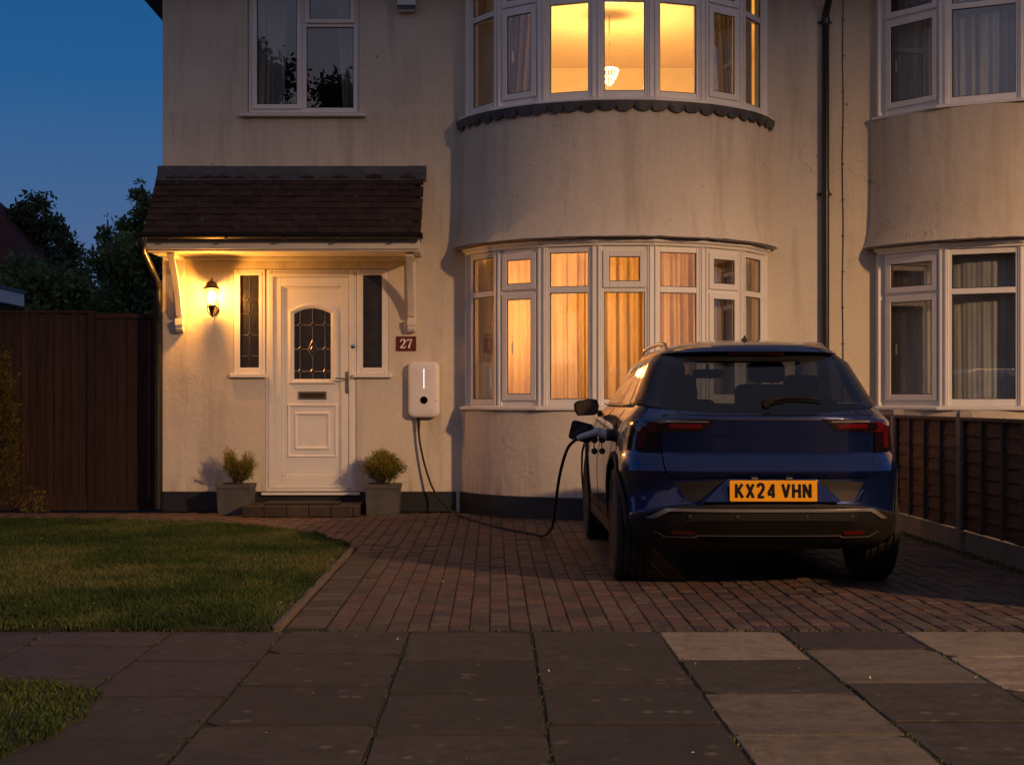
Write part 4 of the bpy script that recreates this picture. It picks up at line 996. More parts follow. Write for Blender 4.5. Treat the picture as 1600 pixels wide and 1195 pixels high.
def planter(x, y, label, plabel, style):
    p = empty('planter', (x, y, 0), label, 'planter', 'square planters either side of the door')
    p.rotation_euler = (0, 0, random.uniform(-.05, .05))
    a, b, h = .152, .163, .30
    mb = MB()
    def rg(r, z): return [(-r, -r, z), (r, -r, z), (r, r, z), (-r, r, z)]
    L = [rg(a, 0), rg(b, h - .045), rg(b + .006, h - .043), rg(b + .008, h), rg(b - .014, h), rg(b - .018, h - .06)]
    vs = [v for q in L for v in q]; fs = [(i * 4 + k, i * 4 + (k + 1) % 4, (i + 1) * 4 + (k + 1) % 4, (i + 1) * 4 + k) for i in range(len(L) - 1) for k in range(4)] + [(3, 2, 1, 0)]
    mb.add(vs, fs); mb.build('pot', 'planter_grey', p, bevel=.006)
    MB().box(-.143, .143, -.143, .143, .02, h - .035).build('soil', 'soil', p)
    pl = empty('potted_shrub', (x, y, h - .04), plabel, 'plant', 'shrubs in the grey planters')
    st = MB(); pts = []; gr = []
    n = 46 if style == 'dome' else 34
    for i in range(n):
        if style == 'dome':
            th = random.uniform(0, 2 * PI); e = random.uniform(.05, 1.15); L_ = random.uniform(.25, .315)
            tip = Vector((math.cos(th) * math.sin(e) * L_ * .80, math.sin(th) * math.sin(e) * L_ * .62, .06 + math.cos(e) * L_ * .92))
        else:
            c = random.choice([(-.085, .30), (-.10, .26), (.02, .20), (.085, .27), (.06, .22), (-.04, .22), (.11, .15), (.12, .20)])
            tip = Vector((c[0] + random.gauss(0, .03), random.gauss(0, .06), c[1] * 1.15 + random.gauss(0, .03)))
        base = Vector((random.gauss(0, .03), random.gauss(0, .03), 0)); midp = base.lerp(tip, .5) + Vector((0, 0, .03))
        st.tube([base, midp, tip], [.004, .003, .0015], 4, cap=False)
        m = 330 if style == 'dome' else 230
        for k in range(m):
            t = random.uniform(.25, 1.03) ** .8; q = base.lerp(midp, t * 2) if t < .5 else midp.lerp(tip, t * 2 - 1)
            sp = .026 if style == 'dome' else .017
            pts.append(tuple(q + Vector((random.gauss(0, sp), random.gauss(0, sp), random.gauss(0, sp))))); gr.append(tuple((tip - base).normalized() * 1.2))
    st.build('stems', 'bark', pl)
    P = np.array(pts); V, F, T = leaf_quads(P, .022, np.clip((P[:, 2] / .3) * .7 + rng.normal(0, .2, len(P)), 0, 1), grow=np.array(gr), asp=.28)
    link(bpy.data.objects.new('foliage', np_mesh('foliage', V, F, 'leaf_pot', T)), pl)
planter(-2.525, 15.12, 'square grey planter left of the door holding a spiky uneven shrub', 'uneven yellow-green shrub with upright spikes left of the door', 'spiky')
planter(-1.075, 15.10, 'square grey planter right of the door holding a round shrub', 'rounded dome of yellow-green shrub right of the door', 'dome')
# ------------------------------------------------------------------ wall lantern
LXp, LYp = -2.79, WALL - .155
lan = empty('wall_lantern', (LXp, WALL, 2.0), 'lit brass coach lantern glowing on the wall left of the front door', 'lantern')
lan.location = (LXp, LYp, 0)
mb = MB(); ph = PI / 6
mb.lathe([(.098, 2.222), (.101, 2.226), (.078, 2.238), (.066, 2.248), (.058, 2.268), (.046, 2.288), (.026, 2.300), (.010, 2.304), (.006, 2.312), (.011, 2.320), (.008, 2.330), (.002, 2.338)], 6, 'Z', smooth=False, phase=ph)
mb.build('cap', 'bronze', lan, bevel=.0015)
mb = MB(); rt, rb = .074, .050
for k in range(6):
    a = ph + k * PI / 3; mb.tube([(rb * math.cos(a), rb * math.sin(a), 2.062), (rt * math.cos(a), rt * math.sin(a), 2.222)], .0035, 5)
mb.lathe([(.046, 2.054), (.053, 2.057), (.052, 2.063), (.02, 2.062)], 6, 'Z', smooth=False, phase=ph)
mb.build('frame', 'bronze', lan)
gp = MB()
for k in range(6):
    a, b = ph + k * PI / 3, ph + (k + 1) * PI / 3
    gp = MB(); gp.add([((rb - .001) * math.cos(a), (rb - .001) * math.sin(a), 2.064), ((rb - .001) * math.cos(b), (rb - .001) * math.sin(b), 2.064), ((rt - .001) * math.cos(b), (rt - .001) * math.sin(b), 2.221), ((rt - .001) * math.cos(a), (rt - .001) * math.sin(a), 2.221)], [(0, 1, 2, 3)])
    gp.build('glass_pane', 'lantern_glass', lan)
mb = MB(); mb.lathe([(.002, 1.955), (.012, 1.962), (.016, 1.985), (.030, 2.022), (.040, 2.050)], 12, 'Z')
mb.tube([(0, .0, 1.975), (.0, .05, 1.952), (.0, .11, 1.965), (.0, .14, 2.01)], .010, 8)
for s in (-1, 1):
    mb.tube([(s * .044, 0, 2.05), (s * .050, .02, 2.01), (s * .034, .06, 1.975), (s * .012, .10, 1.965)], .0065, 6)
mb.tube([(.045, .03, 2.11), (.056, .08, 2.08), (.05, .12, 2.03), (.02, .14, 1.99)], .006, 6)
mb.lathe([(.045, .135), (.050, .140), (.046, .153)], 20, 'Y', (0, 0, 2.02))
mb.build('wall_bracket', 'bronze', lan)
MB().lathe([(.013, 2.064), (.013, 2.105), (.017, 2.110)], 12, 'Z').build('lamp_holder', 'sign_white', lan)
MB().lathe([(.012, 2.110), (.024, 2.130), (.029, 2.155), (.025, 2.180), (.012, 2.198), (.002, 2.203)], 16, 'Z').build('bulb', 'bulb_glow', lan)
ld = bpy.data.lights.new('lantern_light', 'POINT'); ld.energy = 78; ld.color = (1, .38, .045); ld.shadow_soft_size = .045
lo = bpy.data.objects.new('lantern_light', ld); link(lo, lan); lo.location = (0, -.034, 2.135)

# ------------------------------------------------------------------ charge point and its cable
chg = empty('charge_point', (-.686, WALL, 1.225), 'white rounded wall box charger with glowing strip beside the bay', 'car charger')
def rrect(w, h, r, n=8, sq=0):
    pts = []
    for cx, cy, a0 in ((w - r, h - r, 0), (-w + r, h - r, 90), (-w + r, -h + r, 180), (w - r, -h + r, 270)):
        for i in range(n + 1):
            a = R(a0 + 90 * i / n); pts.append((cx + r * math.cos(a), cy + r * math.sin(a)))
    return pts
def pillow(mb, w, h, r, levels, mi=0):
    """levels: (inset, y) rings from the wall outwards; closed by a centre fan"""
    rings = []
    for ins, y in levels:
        rings.append([(x, y, z) for x, z in rrect(w - ins, h - ins, max(.005, r - ins * .6))])
    n = len(rings[0]); vs = [v for q in rings for v in q]
    fs = [(i * n + k, i * n + (k + 1) % n, (i + 1) * n + (k + 1) % n, (i + 1) * n + k) for i in range(len(rings) - 1) for k in range(n)]
    fs.append(list(range(n))[::-1]); fs.append([(len(rings) - 1) * n + k for k in range(n)])
    mb.add(vs, fs, mi, True)
mb = MB(); pillow(mb, .136, .262, .05, [(.012, -.002), (.004, -.012), (.0, -.03)]); mb.build('back_plate', 'upvc_shade', chg)
mb = MB(); pillow(mb, .156, .279, .062, [(.006, -.030), (.0, -.034), (.0, -.075), (.003, -.088), (.010, -.098), (.022, -.105), (.045, -.110), (.09, -.113), (.135, -.1145)]); body = mb.build('casing', 'charger_white', chg)
for p in body.data.polygons: p.use_smooth = True
MB().box(-.0042, .0042, -.1165, -.112, .010, .205).build('status_light', 'led_strip', chg)
mb = MB(); mb.lathe([(.045, -.1165), (.048, -.1165), (.050, -.110), (.038, -.110), (.038, -.1175), (.046, -.1165)], 28, 'Y', (0, 0, -.105)); mb.build('socket_ring', 'charger_white', chg)
MB().lathe([(.0385, -.112), (.0385, -.1162), (.034, -.1150), (.002, -.1140)], 28, 'Y', (0, 0, -.105)).build('socket', 'charger_dark', chg)
mb = MB(); mb.lathe([(.022, -.30), (.024, -.296), (.024, -.262)], 14, 'Z', (-.055, -.055, 0))
for k in range(9): mb.lathe([(.012, -.318 - k * .012), (.018 - k * .0006, -.315 - k * .012), (.018 - k * .0006, -.308 - k * .012), (.012, -.306 - k * .012)], 12, 'Z', (-.055, -.055, 0))
mb.build('cable_gland', 'black_plastic', chg)
mb = MB(); mb.box(.100, .104, -.1135, -.105, -.112, -.108).box(.107, .130, -.1115, -.105, -.1115, -.1085); mb.build('printed_mark', 'charger_dark', chg)
def spline(pts, n=10):
    pts = [Vector(p) for p in pts]; out = []
    P = [pts[0] * 2 - pts[1]] + pts + [pts[-1] * 2 - pts[-2]]
    for i in range(1, len(P) - 2):
        for k in range(n):
            t = k / n; a, b, c, d = P[i - 1], P[i], P[i + 1], P[i + 2]
            out.append(.5 * ((2 * b) + (c - a) * t + (2 * a - 5 * b + 4 * c - d) * t * t + (3 * b - a - 3 * c + d) * t ** 3))
    out.append(pts[-1]); return out
CX, CYR = 1.615, 8.86            # car centre line and rearmost point
PORT = Vector((.735, 9.98, .893))
cpts = [(-.741, WALL - .055, .93), (-.741, WALL - .055, .83), (-.725, WALL - .06, .68), (-.675, WALL - .08, .46), (-.60, WALL - .12, .25), (-.50, WALL - .22, .11), (-.36, WALL - .60, .03),
        (-.15, 14.1, .012), (.05, 13.45, .012), (.22, 13.0, .012), (.345, 12.72, .013), (.405, 12.50, .018), (.43, 12.2, .06), (.45, 11.6, .17), (.447, 11.0, .36), (.455, 10.4, .62), (.49, 10.08, .80), (.545, 9.95, .872)]
cab = tag(MB().tube(spline(cpts, 8), .0105, 10).build('charging_cable', 'rubber'), 'black charging cable looping over the paving from charger to car', 'cable')

# ------------------------------------------------------------------ curtains and the lit rooms
def curtain(name, bx, a0, a1, r, z0, z1, mat, label, cat='curtain', group=None, fold=.022, freq=9, gather=0, skew=0):
    n = int(abs(a1 - a0) * r / .008) + 8; nz = 14; V = []; F = []
    seed = random.uniform(0, 50); ph = [random.uniform(0, 6.28) for _ in range(4)]
    for j in range(nz + 1):
        t = j / nz; z = z0 + (z1 - z0) * t
        for i in range(n + 1):
            s = i / n; s2 = s
            if gather: s2 = s * (1 - gather * (1 - abs(2 * t - .7)) * .5)
            a = R(a0 + (a1 - a0) * s2); L = abs(a1 - a0) * R(1) * r * s
            w = math.sin(L * 2 * PI * freq + 2.6 * math.sin(L * 5 + seed) + 1.1 * math.sin(L * 17 + seed * 2) + .25 * math.sin(t * 5 + ph[0])) + .4 * math.sin(L * 2 * PI * freq * 2.1 + ph[1] + t * .5)
            rr = r + fold * w * (1 - .25 * t) + .01 * math.sin(L * 4 + t * 2); dg_ = max(0, (abs(math.degrees(a)) - 62) / 26)
            rr = min(rr + .06 * dg_, 1.435) if dg_ else rr
            V.append((bx + rr * math.sin(a), CY - rr * math.cos(a), z))
    for j in range(nz):
        for i in range(n): k = j * (n + 1) + i; F.append((k, k + 1, k + n + 2, k + n + 1))
    mb = MB(); mb.add(V, F, 0, True); o = mb.build(name, mat); tag(o, label, cat, group); return o
curtain('net_curtain', BAY1, -86, 6.5, 1.42, 1.08, 2.55, 'net_lit', 'pleated net curtain lit orange across the left part of the ground bay', group='net curtains of the ground bay')
curtain('net_curtain', BAY1, 7.5, 86, 1.42, 1.08, 2.55, 'net_lit', 'pleated net curtain across the dimmer right part of the ground bay, behind the car', group='net curtains of the ground bay')
curtain('lamp_blocking_drape', BAY1, -88, -57, 1.375, 1.08, 2.55, 'drape', 'unseen lined drape added behind the net to block the lamp at the left end of the ground bay', fold=.012, freq=11)  # both end drapes are added to keep the floor lamp off the outer panes
curtain('lamp_blocking_drape', BAY1, 38, 88, 1.375, 1.08, 2.55, 'drape', 'unseen lined drape added behind the net to block the lamp at the right end of the ground bay', fold=.012, freq=11)
curtain('drawn_curtain', BAY1, -86, -33, 1.38, 2.95, 5.28, 'drape', 'gathered curtain at the left of the lit upper bay', group='curtains of the lit upper bay', fold=.022, freq=9, gather=.2)
curtain('drawn_curtain', BAY1, 86, 37, 1.38, 2.95, 5.28, 'drape', 'gathered curtain at the right of the lit upper bay', group='curtains of the lit upper bay', fold=.022, freq=9, gather=.2)
curtain('lace_curtain', BAY2, -86, 86, 1.42, 1.08, 2.55, 'net_lace', "patterned lace curtain in the neighbour's ground bay", fold=.005, freq=10)
curtain('vertical_blind', BAY2, -86, 86, 1.42, 3.9, 5.28, 'net_lace', "pale strip blind in the neighbour's upper bay", fold=.02, freq=8)
def flat_curtain(x0, x1, y, z0, z1, mat, label, taper):
    n, nz = 50, 12; V = []; F = []
    for j in range(nz + 1):
        t = j / nz
        for i in range(n + 1):
            s = i / n; w = (x1 - x0) * (1 - taper * (1 - t)); x = x0 + w * s
            V.append((x, y + .022 * math.sin(s * 38 + 1.5 * math.sin(s * 9)) * (1 - .3 * t), z0 + (z1 - z0) * t))
    for j in range(nz):
        for i in range(n): k = j * (n + 1) + i; F.append((k, k + 1, k + n + 2, k + n + 1))
    mb = MB(); mb.add(V, F, 0, True); return tag(mb.build('drawn_curtain', mat), label, 'curtain', 'curtains of the unlit upstairs window')
flat_curtain(-2.48, -2.10, WALL + .34, 3.95, 5.3, 'drape_grey', 'pale curtain drawn back at the left of the unlit upstairs window', .12)
flat_curtain(-1.32, -1.60, WALL + .34, 3.95, 5.3, 'drape_grey', 'pale curtain drawn back at the right of the unlit upstairs window', .25)
# ceiling rose and chandelier upstairs
ch = empty('chandelier', (1.27, 16.75, 4.66), 'small crystal chandelier glowing inside the upper bay window', 'chandelier')
mb = MB().tube([(0, 0, .06), (0, 0, .655)], .006, 6)
for k in range(14): mb.lathe([(.002, .10 + k * .035 - .012), (.010, .10 + k * .035), (.002, .10 + k * .035 + .012)], 6, 'Z')
mb.build('hanging_chain', 'chrome', ch)
mb = MB()
for ring_r, z, n in ((.10, .05, 18), (.088, .01, 16), (.070, -.03, 13), (.045, -.07, 9), (.02, -.10, 5)):
    for k in range(n):
        a = 2 * PI * k / n; mb.lathe([(.001, z - .022), (.009, z), (.001, z + .018)], 6, 'Z', (ring_r * math.cos(a), ring_r * math.sin(a), 0), smooth=False)
mb.build('crystal_drops', 'chandelier_glow', ch)
MB().lathe([(.10, .062), (.108, .066), (.10, .074), (.03, .078), (.004, .09)], 24, 'Z').build('crystal_frame', 'chrome', ch)
d = bpy.data.lights.new('chandelier_light', 'POINT'); d.energy = 165; d.color = (1, .59, .19); d.shadow_soft_size = .10
o = bpy.data.objects.new('chandelier_light', d); link(o, ch); o.location = (0, 0, -.16)
fl_ = empty('floor_lamp', (.68, 15.50, .192), 'glowing floor lamp seen as a soft shape behind the net curtain', 'lamp')
MB().tube([(0, 0, .02), (0, 0, 1.32)], .010, 8).lathe([(.13, 0), (.13, .015), (.03, .03)], 20, 'Z').build('stand', 'bronze', fl_)
MB().lathe([(.10, 1.52), (.15, 1.30)], 24, 'Z').build('lamp_shade', 'shade_glow', fl_)
d = bpy.data.lights.new('floor_lamp_light', 'POINT'); d.energy = 85; d.color = (1, .40, .09); d.shadow_soft_size = .14
o = bpy.data.objects.new('floor_lamp_light', d); link(o, fl_); o.location = (0, 0, 1.66)

# ------------------------------------------------------------------ fences
fr = empty('panel_fence', (3.53, 11.5, 0), 'low brown lap panel fence with concrete posts right of the car', 'fence')
FX = 3.53
post_y = [15.27, 13.40, 11.50, 9.60, 7.70]
for i, y in enumerate(post_y):
    if i == 0: continue
    mb = MB().box(-.05, .05, -.05, .05, -.05, 1.005)
    mb.add([(-.05, -.05, 1.005), (.05, -.05, 1.005), (.05, .05, 1.005), (-.05, .05, 1.005), (-.045, -.03, 1.035), (.045, -.03, 1.035), (.045, .03, 1.035), (-.045, .03, 1.035), (-.02, 0, 1.05), (.02, 0, 1.05)],
           [(0, 1, 5, 4), (1, 2, 6, 5), (2, 3, 7, 6), (3, 0, 4, 7), (4, 5, 9, 8), (6, 7, 8, 9), (5, 6, 9), (7, 4, 8)])
    o = mb.build('concrete_post', 'concrete', fr, bevel=.006); o.location = (FX - 3.53, y - 11.5, 0); o.rotation_euler = (0, 0, random.uniform(-.02, .02))
for i in range(len(post_y) - 1):
    ya, yb = post_y[i + 1] + .052, post_y[i] - .052; L = yb - ya; ym = (ya + yb) / 2 - 11.5
    MB().box(-.022, .022, -L / 2, L / 2, -.04, .15).build('gravel_board', 'concrete', fr, bevel=.005, loc=(0, ym, random.uniform(-.004, .004)))
    z = .155
    for k in range(8):
        h = .120; mb = MB(); n = 7; vs = []
        for q in range(n):
            y = -L / 2 + L * q / (n - 1); dz = .006 * math.sin(q * 1.7 + k * 2 + i) + random.uniform(-.003, .003)
            vs += [(-.018, y, z + dz), (-.010, y, z + dz), (.004, y, z + h), (-.002, y, z + h)]
        fs = []
        for q in range(n - 1):
            for c in range(4): fs.append((q * 4 + c, q * 4 + (c + 1) % 4, (q + 1) * 4 + (c + 1) % 4, (q + 1) * 4 + c))
        fs += [(3, 2, 1, 0), ((n - 1) * 4, (n - 1) * 4 + 1, (n - 1) * 4 + 2, (n - 1) * 4 + 3)]
        mb.add(vs, fs); mb.build('lap_board', 'fence_brown', fr, loc=(0, ym, 0)); z += .1005
    for k in range(5):
        y = -L / 2 + .02 + (L - .04) * k / 4
        MB().box(-.042, -.0185, -.018, .018, .156, .965).build('batten', 'fence_batten', fr, bevel=.003, loc=(0, ym + y, 0))
    MB().box(-.046, .030, -L / 2 + .002, L / 2 - .002, .966, .992).build('capping', 'fence_batten', fr, bevel=.004, loc=(0, ym, 0))
# tall dark boarded fence and gate to the left of the house
tf = empty('board_fence', (-4.6, 15.62, 0), 'tall dark close-boarded timber fence left of the gate', 'fence')
FZ = 2.015
x = -4.12; k = 0
while x > -8:
    w = .083; o = MB().prism([(0, 0), (w + .012, .0), (w + .012, -.008), (0, -.018)], .16, FZ - random.uniform(.015, .028), 'Z').build('fence_board', 'fence_dark', tf, bevel=.002)
    o.location = (x - w + 4.6, 0, 0); o.rotation_euler = (0, random.uniform(-.003, .003), 0); x -= w; k += 1
MB().box(-3.5, .475, -.022, .012, .0, .158).build('gravel_board', 'fence_dark', tf, bevel=.004)
MB().box(-3.5, .475, -.030, .04, FZ - .014, FZ + .012).build('capping_rail', 'fence_dark', tf, bevel=.004)
MB().box(.478, .553, -.030, .07, 0, FZ + .012).build('fence_post', 'fence_dark', tf, bevel=.006)
gt = empty('garden_gate', (-3.70, 15.62, 0), 'dark boarded side gate between the tall fence and the house corner', 'gate')
ws = [.095, .14, .085, .125, .095, .10]; x = -.345
for i, w in enumerate(ws):
    o = MB().box(.002, w - .002, random.uniform(-.016, -.010), .012, .05, 1.945).build('gate_board', 'fence_dark', gt, bevel=.003); o.location = (x, 0, 0); x += w
MB().box(-.345, x, -.034, .012, 1.947, 2.0).build('top_rail', 'fence_dark', gt, bevel=.004)
MB().box(-.345, x, -.030, .012, .0, .048).build('bottom_rail', 'fence_dark', gt, bevel=.004)
MB().box(x + .002, x + .05, -.03, .06, 0, 2.0).build('gate_post', 'fence_dark', gt, bevel=.004)

# conifer shrub at the left edge
def shrub(name, x, y, label, rx, ry, h, n, mat, size, cat='shrub'):
    s = empty(name, (x, y, 0), label, cat)
    stm = MB()
    for k in range(9): a = random.uniform(0, 2 * PI); stm.tube([(0, 0, 0), (math.cos(a) * rx * .3, math.sin(a) * ry * .3, h * .5), (math.cos(a) * rx * .5, math.sin(a) * ry * .5, h * .85)], [.02, .012, .004], 5)
    stm.build('stems', 'bark', s)
    nc = 90; C_ = []
    for k in range(nc):
        t = random.random() ** .8; a = random.uniform(0, 2 * PI); rr = (.75 + .25 * random.random()) * math.sin(PI * (0.12 + .80 * t)) ** .6
        C_.append((math.cos(a) * rx * rr, math.sin(a) * ry * rr, t * h))
    C_ = np.array(C_); idx = rng.integers(0, nc, n)
    P = C_[idx] + rng.normal(0, .055, (n, 3)); P[:, 2] = np.abs(P[:, 2])
    g = C_[idx] * np.array([1, 1, 0]); g /= np.linalg.norm(g, axis=1)[:, None] + 1e-6; g[:, 2] = 1.0
    V, F, T = leaf_quads(P, size, np.clip(.35 + .3 * rng.normal(size=n) + .2 * (rng.random(nc)[idx]), 0, 1), grow=g, asp=.3)
    link(bpy.data.objects.new('foliage', np_mesh('foliage', V, F, mat, T)), s)
shrub('conifer_shrub', -4.98, 15.1, 'yellow-green conifer shrub at the left edge before the fence', .27, .25, 1.52, 9000, 'leaf_shrub', .045)
for k, (x, y) in enumerate(((-4.55, 15.25),)):
    shrub('small_weed', x, y, 'little leafy weed at the foot of the tall fence', .07, .07, .16, 260, 'leaf_pot', .03, 'weed')

# ------------------------------------------------------------------ background left
garage = empty('flat_roofed_garage', (-7.6, 18.5, 0), 'low flat-roofed brick garage with white fascia behind the fence', 'garage')
MB().box(-2.0, 1.42, -1.5, 1.42, 0, 2.33).build('wall', 'garage_brick', garage)
MB().box(-2.1, 1.50, -1.6, 1.50, 2.332, 2.50).build('fascia', 'upvc', garage, bevel=.005)
MB().box(-2.12, 1.52, -1.62, 1.52, 2.502, 2.54).build('roof', 'lead', garage)
fh = empty('distant_house', (-15.5, 38, 0), 'distant house with steep dark red tiled roof beyond the garden', 'house')
hp = MB(); hp.box(-4, 4, 0, 8, 0, 3.4); hp.build('wall', 'garage_brick', fh)
hp = MB(); hp.add([(-4.4, -.4, 3.3), (5.0, -.4, 3.3), (5.0, 8.4, 3.3), (-4.4, 8.4, 3.3), (-1.2, 4, 6.9), (1.6, 4, 6.9)], [(0, 1, 5, 4), (1, 2, 5), (2, 3, 4, 5), (3, 0, 4), (3, 2, 1, 0)]); hp.build('roof', 'far_roof', fh)
MB().box(-1.0, -.3, 3.6, 4.3, 6.2, 7.9).build('chimney', 'garage_brick', fh)

def tree(x, y, h, cw_, label, n, mat='leaf_dark', name='tree', size=.16, spread=.16, base=.3, lean=0, nl=16, droop=0, seed=0, group=None):
    rs = random.Random(seed); t = empty(name, (x, y, 0), label, 'tree', group)
    tr = MB(); tr.tube([(0, 0, 0), (lean * .3, 0, h * .35), (lean * .7, .1, h * .7), (lean, 0, h * .96)], [h * .025, h * .018, h * .010, h * .003], 8)
    tips = []
    for k in range(nl):
        f = base + (.97 - base) * (k + .5) / nl; a = rs.uniform(0, 2 * PI); rad = cw_ * (1.08 - f) ** .7 * rs.uniform(.55, 1.15)
        p0 = Vector((lean * f, 0, h * f * .95)); p2 = p0 + Vector((math.cos(a) * rad, math.sin(a) * rad * .8, rad * (.45 - droop) * rs.uniform(.4, 1.3)))
        p1 = p0.lerp(p2, .5) + Vector((0, 0, rad * .08)); tr.tube([p0, p1, p2], [h * .008, h * .005, h * .0015], 5)
        for q in (.45, .65, .85, 1.0):
            c = p0.lerp(p1, q * 2) if q < .5 else p1.lerp(p2, q * 2 - 1)
            tips.append((c, spread * h * rs.uniform(.5, 1.0) * (1.15 - .55 * q)))
            b = c + Vector((rs.gauss(0, rad * .22), rs.gauss(0, rad * .22), rs.gauss(rad * .08, rad * .16))); tr.tube([c, b], [h * .0025, h * .001], 4); tips.append((b, spread * h * rs.uniform(.3, .7)))
    tips.append((Vector((lean, 0, h * .97)), spread * h * .35))
    tr.build('trunk', 'bark', t)
    r = np.array([q[1] for q in tips]); Cn = np.array([tuple(q[0]) for q in tips]); w = r ** 2; w /= w.sum()
    idx = rng.choice(len(tips), n, p=w); dirn = rng.normal(size=(n, 3)); dirn /= np.linalg.norm(dirn, axis=1)[:, None]
    P = Cn[idx] + dirn * (r[idx] * rng.random(n) ** .55 * .62)[:, None] * np.array([1, 1, .7])
    tone = np.clip(.35 + rng.normal(0, .16, n) + (rng.random(len(tips))[idx] - .5) * .5, 0, 1)
    V, F, T = leaf_quads(P, size, tone, asp=.5)
    link(bpy.data.objects.new('crown', np_mesh('crown', V, F, mat, T)), t)
tg = 'trees behind the tall fence'
tree(-12.7, 42, 6.9, 2.2, 'dark pine with flat layered crown rising behind the red roof', 9000, 'leaf_pine', 'pine_tree', .15, .13, .62, 0, 16, .1, 3, tg)
tree(-9.6, 36, 5.3, 1.1, 'thin ragged tree with a forked top between pine and house', 2300, 'leaf_pine', 'ragged_tree', .13, .10, .45, -.5, 16, 0, 8, tg)
tree(-8.2, 33, 4.9, 1.2, 'low loose tree with open twiggy crown against the sky', 2600, 'leaf_dark', 'loose_tree', .12, .11, .4, .2, 14, 0, 12, tg)
tree(-6.9, 30, 5.55, .9, 'slender tree with feathery top beside the house corner', 5200, 'leaf_dark', 'slender_tree', .10, .10, .35, .05, 22, -.15, 21, tg)
tree(-7.5, 30.5, 4.9, .6, 'spindly sapling with bare twisted top near the house', 900, 'leaf_dark', 'sapling', .10, .07, .5, -.15, 12, 0, 5, tg)
for k, (x, y, h, w) in enumerate(((-10.2, 31, 3.7, 1.8), (-8.4, 28, 3.65, 1.7), (-6.3, 26.5, 3.9, 1.5), (-7.4, 25, 3.3, 1.6))):
    tree(x, y, h, w, ['broad dark bush left under the red roof', 'round dark bush in the middle of the hedge line', 'tall dense bush against the house corner', 'lower rounded bush just above the gate'][k], 9000, 'leaf_dark', 'bush', .12, .30, .18, 0, 14, 0, 40 + k, tg)

# ------------------------------------------------------------------ across the street (seen only in reflections)
for k, (x, y, h) in enumerate(((-6.9, -13, 11.6), (-4.3, -14, 10.9), (5, -16, 10), (11, -17, 11))):
    tree(x, y, h, h * .22, ['tall street tree opposite the white door', 'smaller street tree opposite the lawn', 'street tree opposite the drive', 'tallest street tree opposite the neighbour'][k], 16000, 'leaf_dark', 'street_tree', .20, .20, .3, 0, 16, 0, 60 + k, 'trees across the street')
op = empty('opposite_house', (0, -24, 0), 'long low house across the street', 'house')
MB().box(-26, 26, -7, 0, 0, 4.6).build('wall', 'garage_brick', op)
MB().prism([(-7.6, 4.6), (.6, 4.6), (-3.5, 7.6)], -26.5, 26.5, 'X').build('roof', 'far_roof', op)

# street lamp on the pavement edge to the right, out of frame: the low warm light that grazes the front of the houses
SL = Vector((15.6, -6.3, 9.0))
sl_ = empty('street_lamp', (SL.x, SL.y, 0), 'street lamp post by the kerb to the right', 'street lamp')
MB().tube([(0, 0, 0), (0, 0, 1.4), (0, 0, 8.7), (-.08, .18, 9.02), (-.30, .62, 9.12)], [.09, .075, .05, .045, .035], 12).build('post', 'grey_metal', sl_)
MB().box(-.55, -.15, .55, 1.15, 9.07, 9.18).build('lamp_head', 'grey_metal', sl_, bevel=.02)
d = bpy.data.lights.new('street_lamp_light', 'SPOT'); d.energy = 17000; d.color = (1, .56, .26); d.shadow_soft_size = .38
d.spot_size = R(162.6); d.spot_blend = .19     # a full cut-off lantern: shines down and out, nothing above
o = bpy.data.objects.new('street_lamp_light', d); link(o, sl_); o.location = (-.35, .85, 9.03)
# ------------------------------------------------------------------ the electric car (local: x across, y forward from the rearmost point, z up)
car = empty('parked_car', (CX, CYR + 2.2, 0), 'dark blue electric crossover seen from behind, plugged in on the drive', 'car')
OFF = Vector((0, -2.2, 0))
# rows of the body: z at rear / side / front, rearmost y, foremost y, half width, depth of the rear corner, exponent
ROWS = [
 dict(z=(.235, .22, .22), yr=.26, yf=4.18, xw=.76, D=.50, n=2.6),
 dict(z=(.27, .23, .22), yr=.18, yf=4.25, xw=.82, D=.66, n=2.8),
 dict(z=(.315, .26, .26), yr=.115, yf=4.33, xw=.85, D=.74, n=3.0),
 dict(z=(.325, .27, .27), yr=.105, yf=4.34, xw=.855, D=.75, n=3.0),
 dict(z=(.425, .34, .36), yr=.012, yf=4.38, xw=.870, D=.80, n=3.0),
 dict(z=(.505, .40, .42), yr=.000, yf=4.40, xw=.878, D=.82, n=3.1),
 dict(z=(.520, .41, .43), yr=.008, yf=4.40, xw=.878, D=.82, n=3.1),   # cladding ends
 dict(z=(.526, .42, .44), yr=.035, yf=4.40, xw=.880, D=.82, n=3.1),   # paint begins
 dict(z=(.60, .55, .55), yr=.050, yf=4.41, xw=.888, D=.82, n=3.1),
 dict(z=(.665, .64, .62), yr=.048, yf=4.41, xw=.890, D=.82, n=3.1),
 dict(z=(.695, .68, .66), yr=.022, yf=4.40, xw=.890, D=.82, n=3.1),
 dict(z=(.708, .70, .68), yr=.018, yf=4.40, xw=.890, D=.81, n=3.1),
 dict(z=(.800, .79, .76), yr=.078, yf=4.36, xw=.876, D=.78, n=3.1),
 dict(z=(.815, .81, .78), yr=.100, yf=4.34, xw=.872, D=.78, n=3.1),
 dict(z=(.90, .89, .83), yr=.092, yf=4.26, xw=.852, D=.72, n=3.1),
 dict(z=(1.005, .97, .88), yr=.078, yf=4.05, xw=.830, D=.66, n=3.1),
 dict(z=(1.022, .995, .90), yr=.082, yf=3.90, xw=.822, D=.64, n=3.1),
 dict(z=(1.034, 1.02, .93), yr=.110, yf=3.70, xw=.800, D=.60, n=3.1),
 dict(z=(1.043, 1.098, .985), yr=.185, yf=3.42, xw=.735, D=.50, n=3.1),
]
